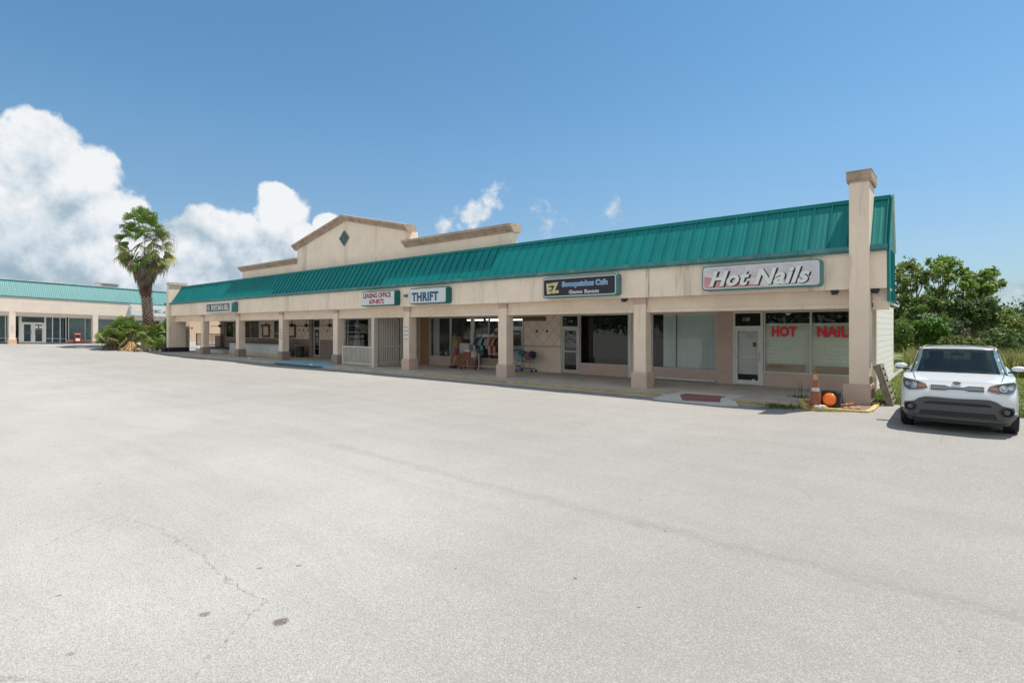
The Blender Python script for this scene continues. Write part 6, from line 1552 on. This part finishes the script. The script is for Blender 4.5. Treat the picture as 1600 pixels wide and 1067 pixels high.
    for s_ in (-1, 1):
        f_ = MB(T); x, z = s_*.70, .455; y = yfront(x, z)
        tl_ = MB(lambda a, b_, c_: T(x+(a)*1.0, y-.02+b_-abs(a)*0+ (s_*a)*.42, z+c_))
        tl_.lathe([(.092, .0), (.092, -.03), (.075, -.03), (.068, -.008), (0, -.008)], (0, 0, 0), 24, axis='y', sx=1.05, sy=.86); fo = tl_.build('fog_light', blackp, fr, smooth=False)
        l_ = MB(lambda a, b_, c_: T(x+a, y-.02+b_+(s_*a)*.42, z+c_)); l_.lathe([(.058, -.012), (.04, -.020), (0, -.024)], (0, 0, 0), 20, axis='y'); l_.build('lamp_lens', gl, fo, smooth=True)
    # grille slit and badge
    gs_ = patch('grille', chrome, sym([(0, .868), (.10, .868), (.17, .893), (.385, .893), (.40, .885), (.395, .80), (.37, .79), (.17, .79), (.10, .812), (0, .812)]), yfront, .004, thick=.008)
    patch('grille_insert', blackp, sym([(0, .858), (.105, .858), (.175, .882), (.38, .882), (.385, .802), (.17, .802), (.105, .822), (0, .822)]), yfront, .014, parent=gs_, thick=.003)
    patch('grille_bar', mat('car_grey_blue', (.16, .18, .20), .3), sym([(0, .849), (.11, .849), (.18, .868), (.37, .868), (.372, .818), (.17, .816), (.11, .832), (0, .832)]), yfront, .018, parent=gs_, thick=.003)
    bd = [(.068*math.cos(R(a)), .935+.027*math.sin(R(a))) for a in range(0, 360, 15)]
    bg = patch('badge', chrome, bd, yfront, .002, thick=.010, step=.05); bd2 = [(x*.88, .935+(z-.935)*.82) for x, z in bd]
    patch('badge_face', blackp, bd2, yfront, .013, parent=bg, thick=.002, step=.05)
    text_part('badge_lettering', 'KIA', -.045, .045, .924, .946, yfront(0, .935)-.016, chrome, bg, T=T, bold=.02)
    # headlights
    hl = [(.43, .83), (.47, .905), (.56, .945), (.70, .975), (.80, .985), (.845, .95), (.84, .87), (.80, .80), (.73, .765), (.60, .775), (.50, .80)]
    for s_ in (-1, 1):
        P_ = hl if s_ > 0 else mir(hl)
        h = patch('headlight', mat('lamp_bezel', (.10, .10, .105), .3), P_, yfront, .003, thick=.008)
        x = s_*.655; z = .868
        def Th(a, b_, c_, x=x, z=z): return T(x+a, yfront(x+a, z+c_)-.008+b_, z+c_)
        q = MB(Th); q.lathe([(.058, -.004), (.058, -.012), (.045, -.016), (.045, -.008)], (0, 0, 0), 24, axis='y'); q.build('lamp_ring', chrome, h)
        q = MB(Th); q.lathe([(.044, -.006), (.03, -.018), (0, -.024)], (0, 0, 0), 20, axis='y'); q.build('projector', mat('lamp_glass', (.30, .33, .36), .25), h, smooth=True)
        x2 = s_*.755
        q = MB(lambda a, b_, c_: T(x2+a, yfront(x2+a, .88+c_)-.008+b_, .88+c_)); q.lathe([(.04, -.004), (.04, -.010), (.02, -.006), (0, -.005)], (0, 0, 0), 20, axis='y'); q.build('high_beam', chrome, h)
        ind = [(.455, .845), (.48, .895), (.56, .915), (.575, .88), (.57, .835)]; patch('indicator', mat('lamp_amber', (.30, .12, .06), .15, coat=1.), ind if s_ > 0 else mir(ind), yfront, .012, parent=h, thick=.002)
        tr_ = [(.47, .905), (.56, .945), (.70, .975), (.80, .985), (.80, .977), (.70, .966), (.565, .935), (.478, .895)]; patch('trim', chrome, tr_ if s_ > 0 else mir(tr_), yfront, .012, parent=h, thick=.003)
        lo_ = [(.845, .95), (.84, .87), (.80, .80), (.73, .765), (.60, .775), (.60, .783), (.727, .775), (.792, .808), (.83, .872), (.835, .94)]; patch('trim', chrome, lo_ if s_ > 0 else mir(lo_), yfront, .012, parent=h, thick=.003)
        # mirrors
        m_ = MB(T); m_.lathe([(0, -.075), (.06, -.07), (.085, -.03), (.09, .02), (.08, .06), (0, .065)], (s_*.94, -.66, 1.155), 18, axis='y', sx=1.35, sy=.72); mm = m_.build('side_mirror', paint, t_, smooth=True)
        m_ = MB(T); m_.box(s_*.78, s_*.90, -.70, -.62, 1.075, 1.105); m_.prism([(s_*.83, 1.085), (s_*1.03, 1.10), (s_*1.04, 1.125), (s_*.84, 1.105)], 'xz', -.735, -.60); m_.build('mirror_base', blackp, mm)
    # hood shut lines
    hl_ = MB(T)
    for s_ in (-1, 1):
        pts = [(s_*(.62+.10*k/8), -1.93+.85*k/8, ztop(-1.93+.85*k/8)+.012+.052*sst(0, 1, k/8)) for k in range(9)]
        hl_.tube(pts, .0045, 4)
    hl_.build('hood_seam', blackp, t_)
    # sill cladding, wheels
    for s_ in (-1, 1):
        q = MB(T); q.box(s_*.875, s_*.905, -.9, .9, .20, .34); q.build('sill', grey, t_)
    for y in (-1.285, 1.285):
        for s_ in (-1, 1):
            w = MB(T); prof = [(.20, -.09), (.30, -.105), (.325, -.095), (.335, -.07), (.337, 0), (.335, .07), (.325, .095), (.30, .105), (.20, .09)]
            w.lathe(prof, (s_*.785, y, .337), 36, axis='x')
            for gx in (-.04, 0, .04): w.lathe([(.3385, gx-.004), (.3385, gx+.004)], (s_*.785, y, .337), 36, axis='x')
            ty = w.build('tyre', rubber, t_, smooth=True); ty.name = 'wheel'
            r_ = MB(T); r_.lathe([(.225, s_*.085), (.21, s_*.09), (.20, s_*.06), (.06, s_*.075), (0, s_*.08)], (s_*.785, y, .337), 24, axis='x')
            for k in range(5):
                a = 2*math.pi*k/5; r_.tube([(s_*.765+s_*.09, y+.03*math.cos(a), .337+.03*math.sin(a)), (s_*.765+s_*.088, y+.205*math.cos(a), .337+.205*math.sin(a))], .022, 6)
            r_.build('rim', mat('rim_alloy', (.45, .46, .47), .3, metal=.8), ty)
    q = MB(T); q.box(-.6, .6, -1.5, 1.5, .17, .21); q.build('underbody', blackp, t_)
    q = MB(T); q.tube([(.42, 1.3, 1.6), (.44, 1.5, 1.72)], .006, 5); q.build('antenna', blackp, t_)
make_car()
for o_ in list(bpy.data.objects):
    if o_.type == 'MESH' and o_.data.users == 0: pass

# ================================================================== behind the camera: what the shop windows reflect
rg = np.random.default_rng(77); P = []
for i in range(70):
    x = -150+i*3.6; P.append(cluster(rg, (x, -75+rg.uniform(-4, 4), rg.uniform(2.5, 6.5)), rg.uniform(3.0, 4.6), 240))
V, F = leaves(rg, np.concatenate(P), 1.1)
tag(np_build('far_tree_line', V, F, leaf_mat('leaf_dark', dg)), 'unseen dark tree line added behind the camera to darken the window reflections', 'tree line', kind='stuff')
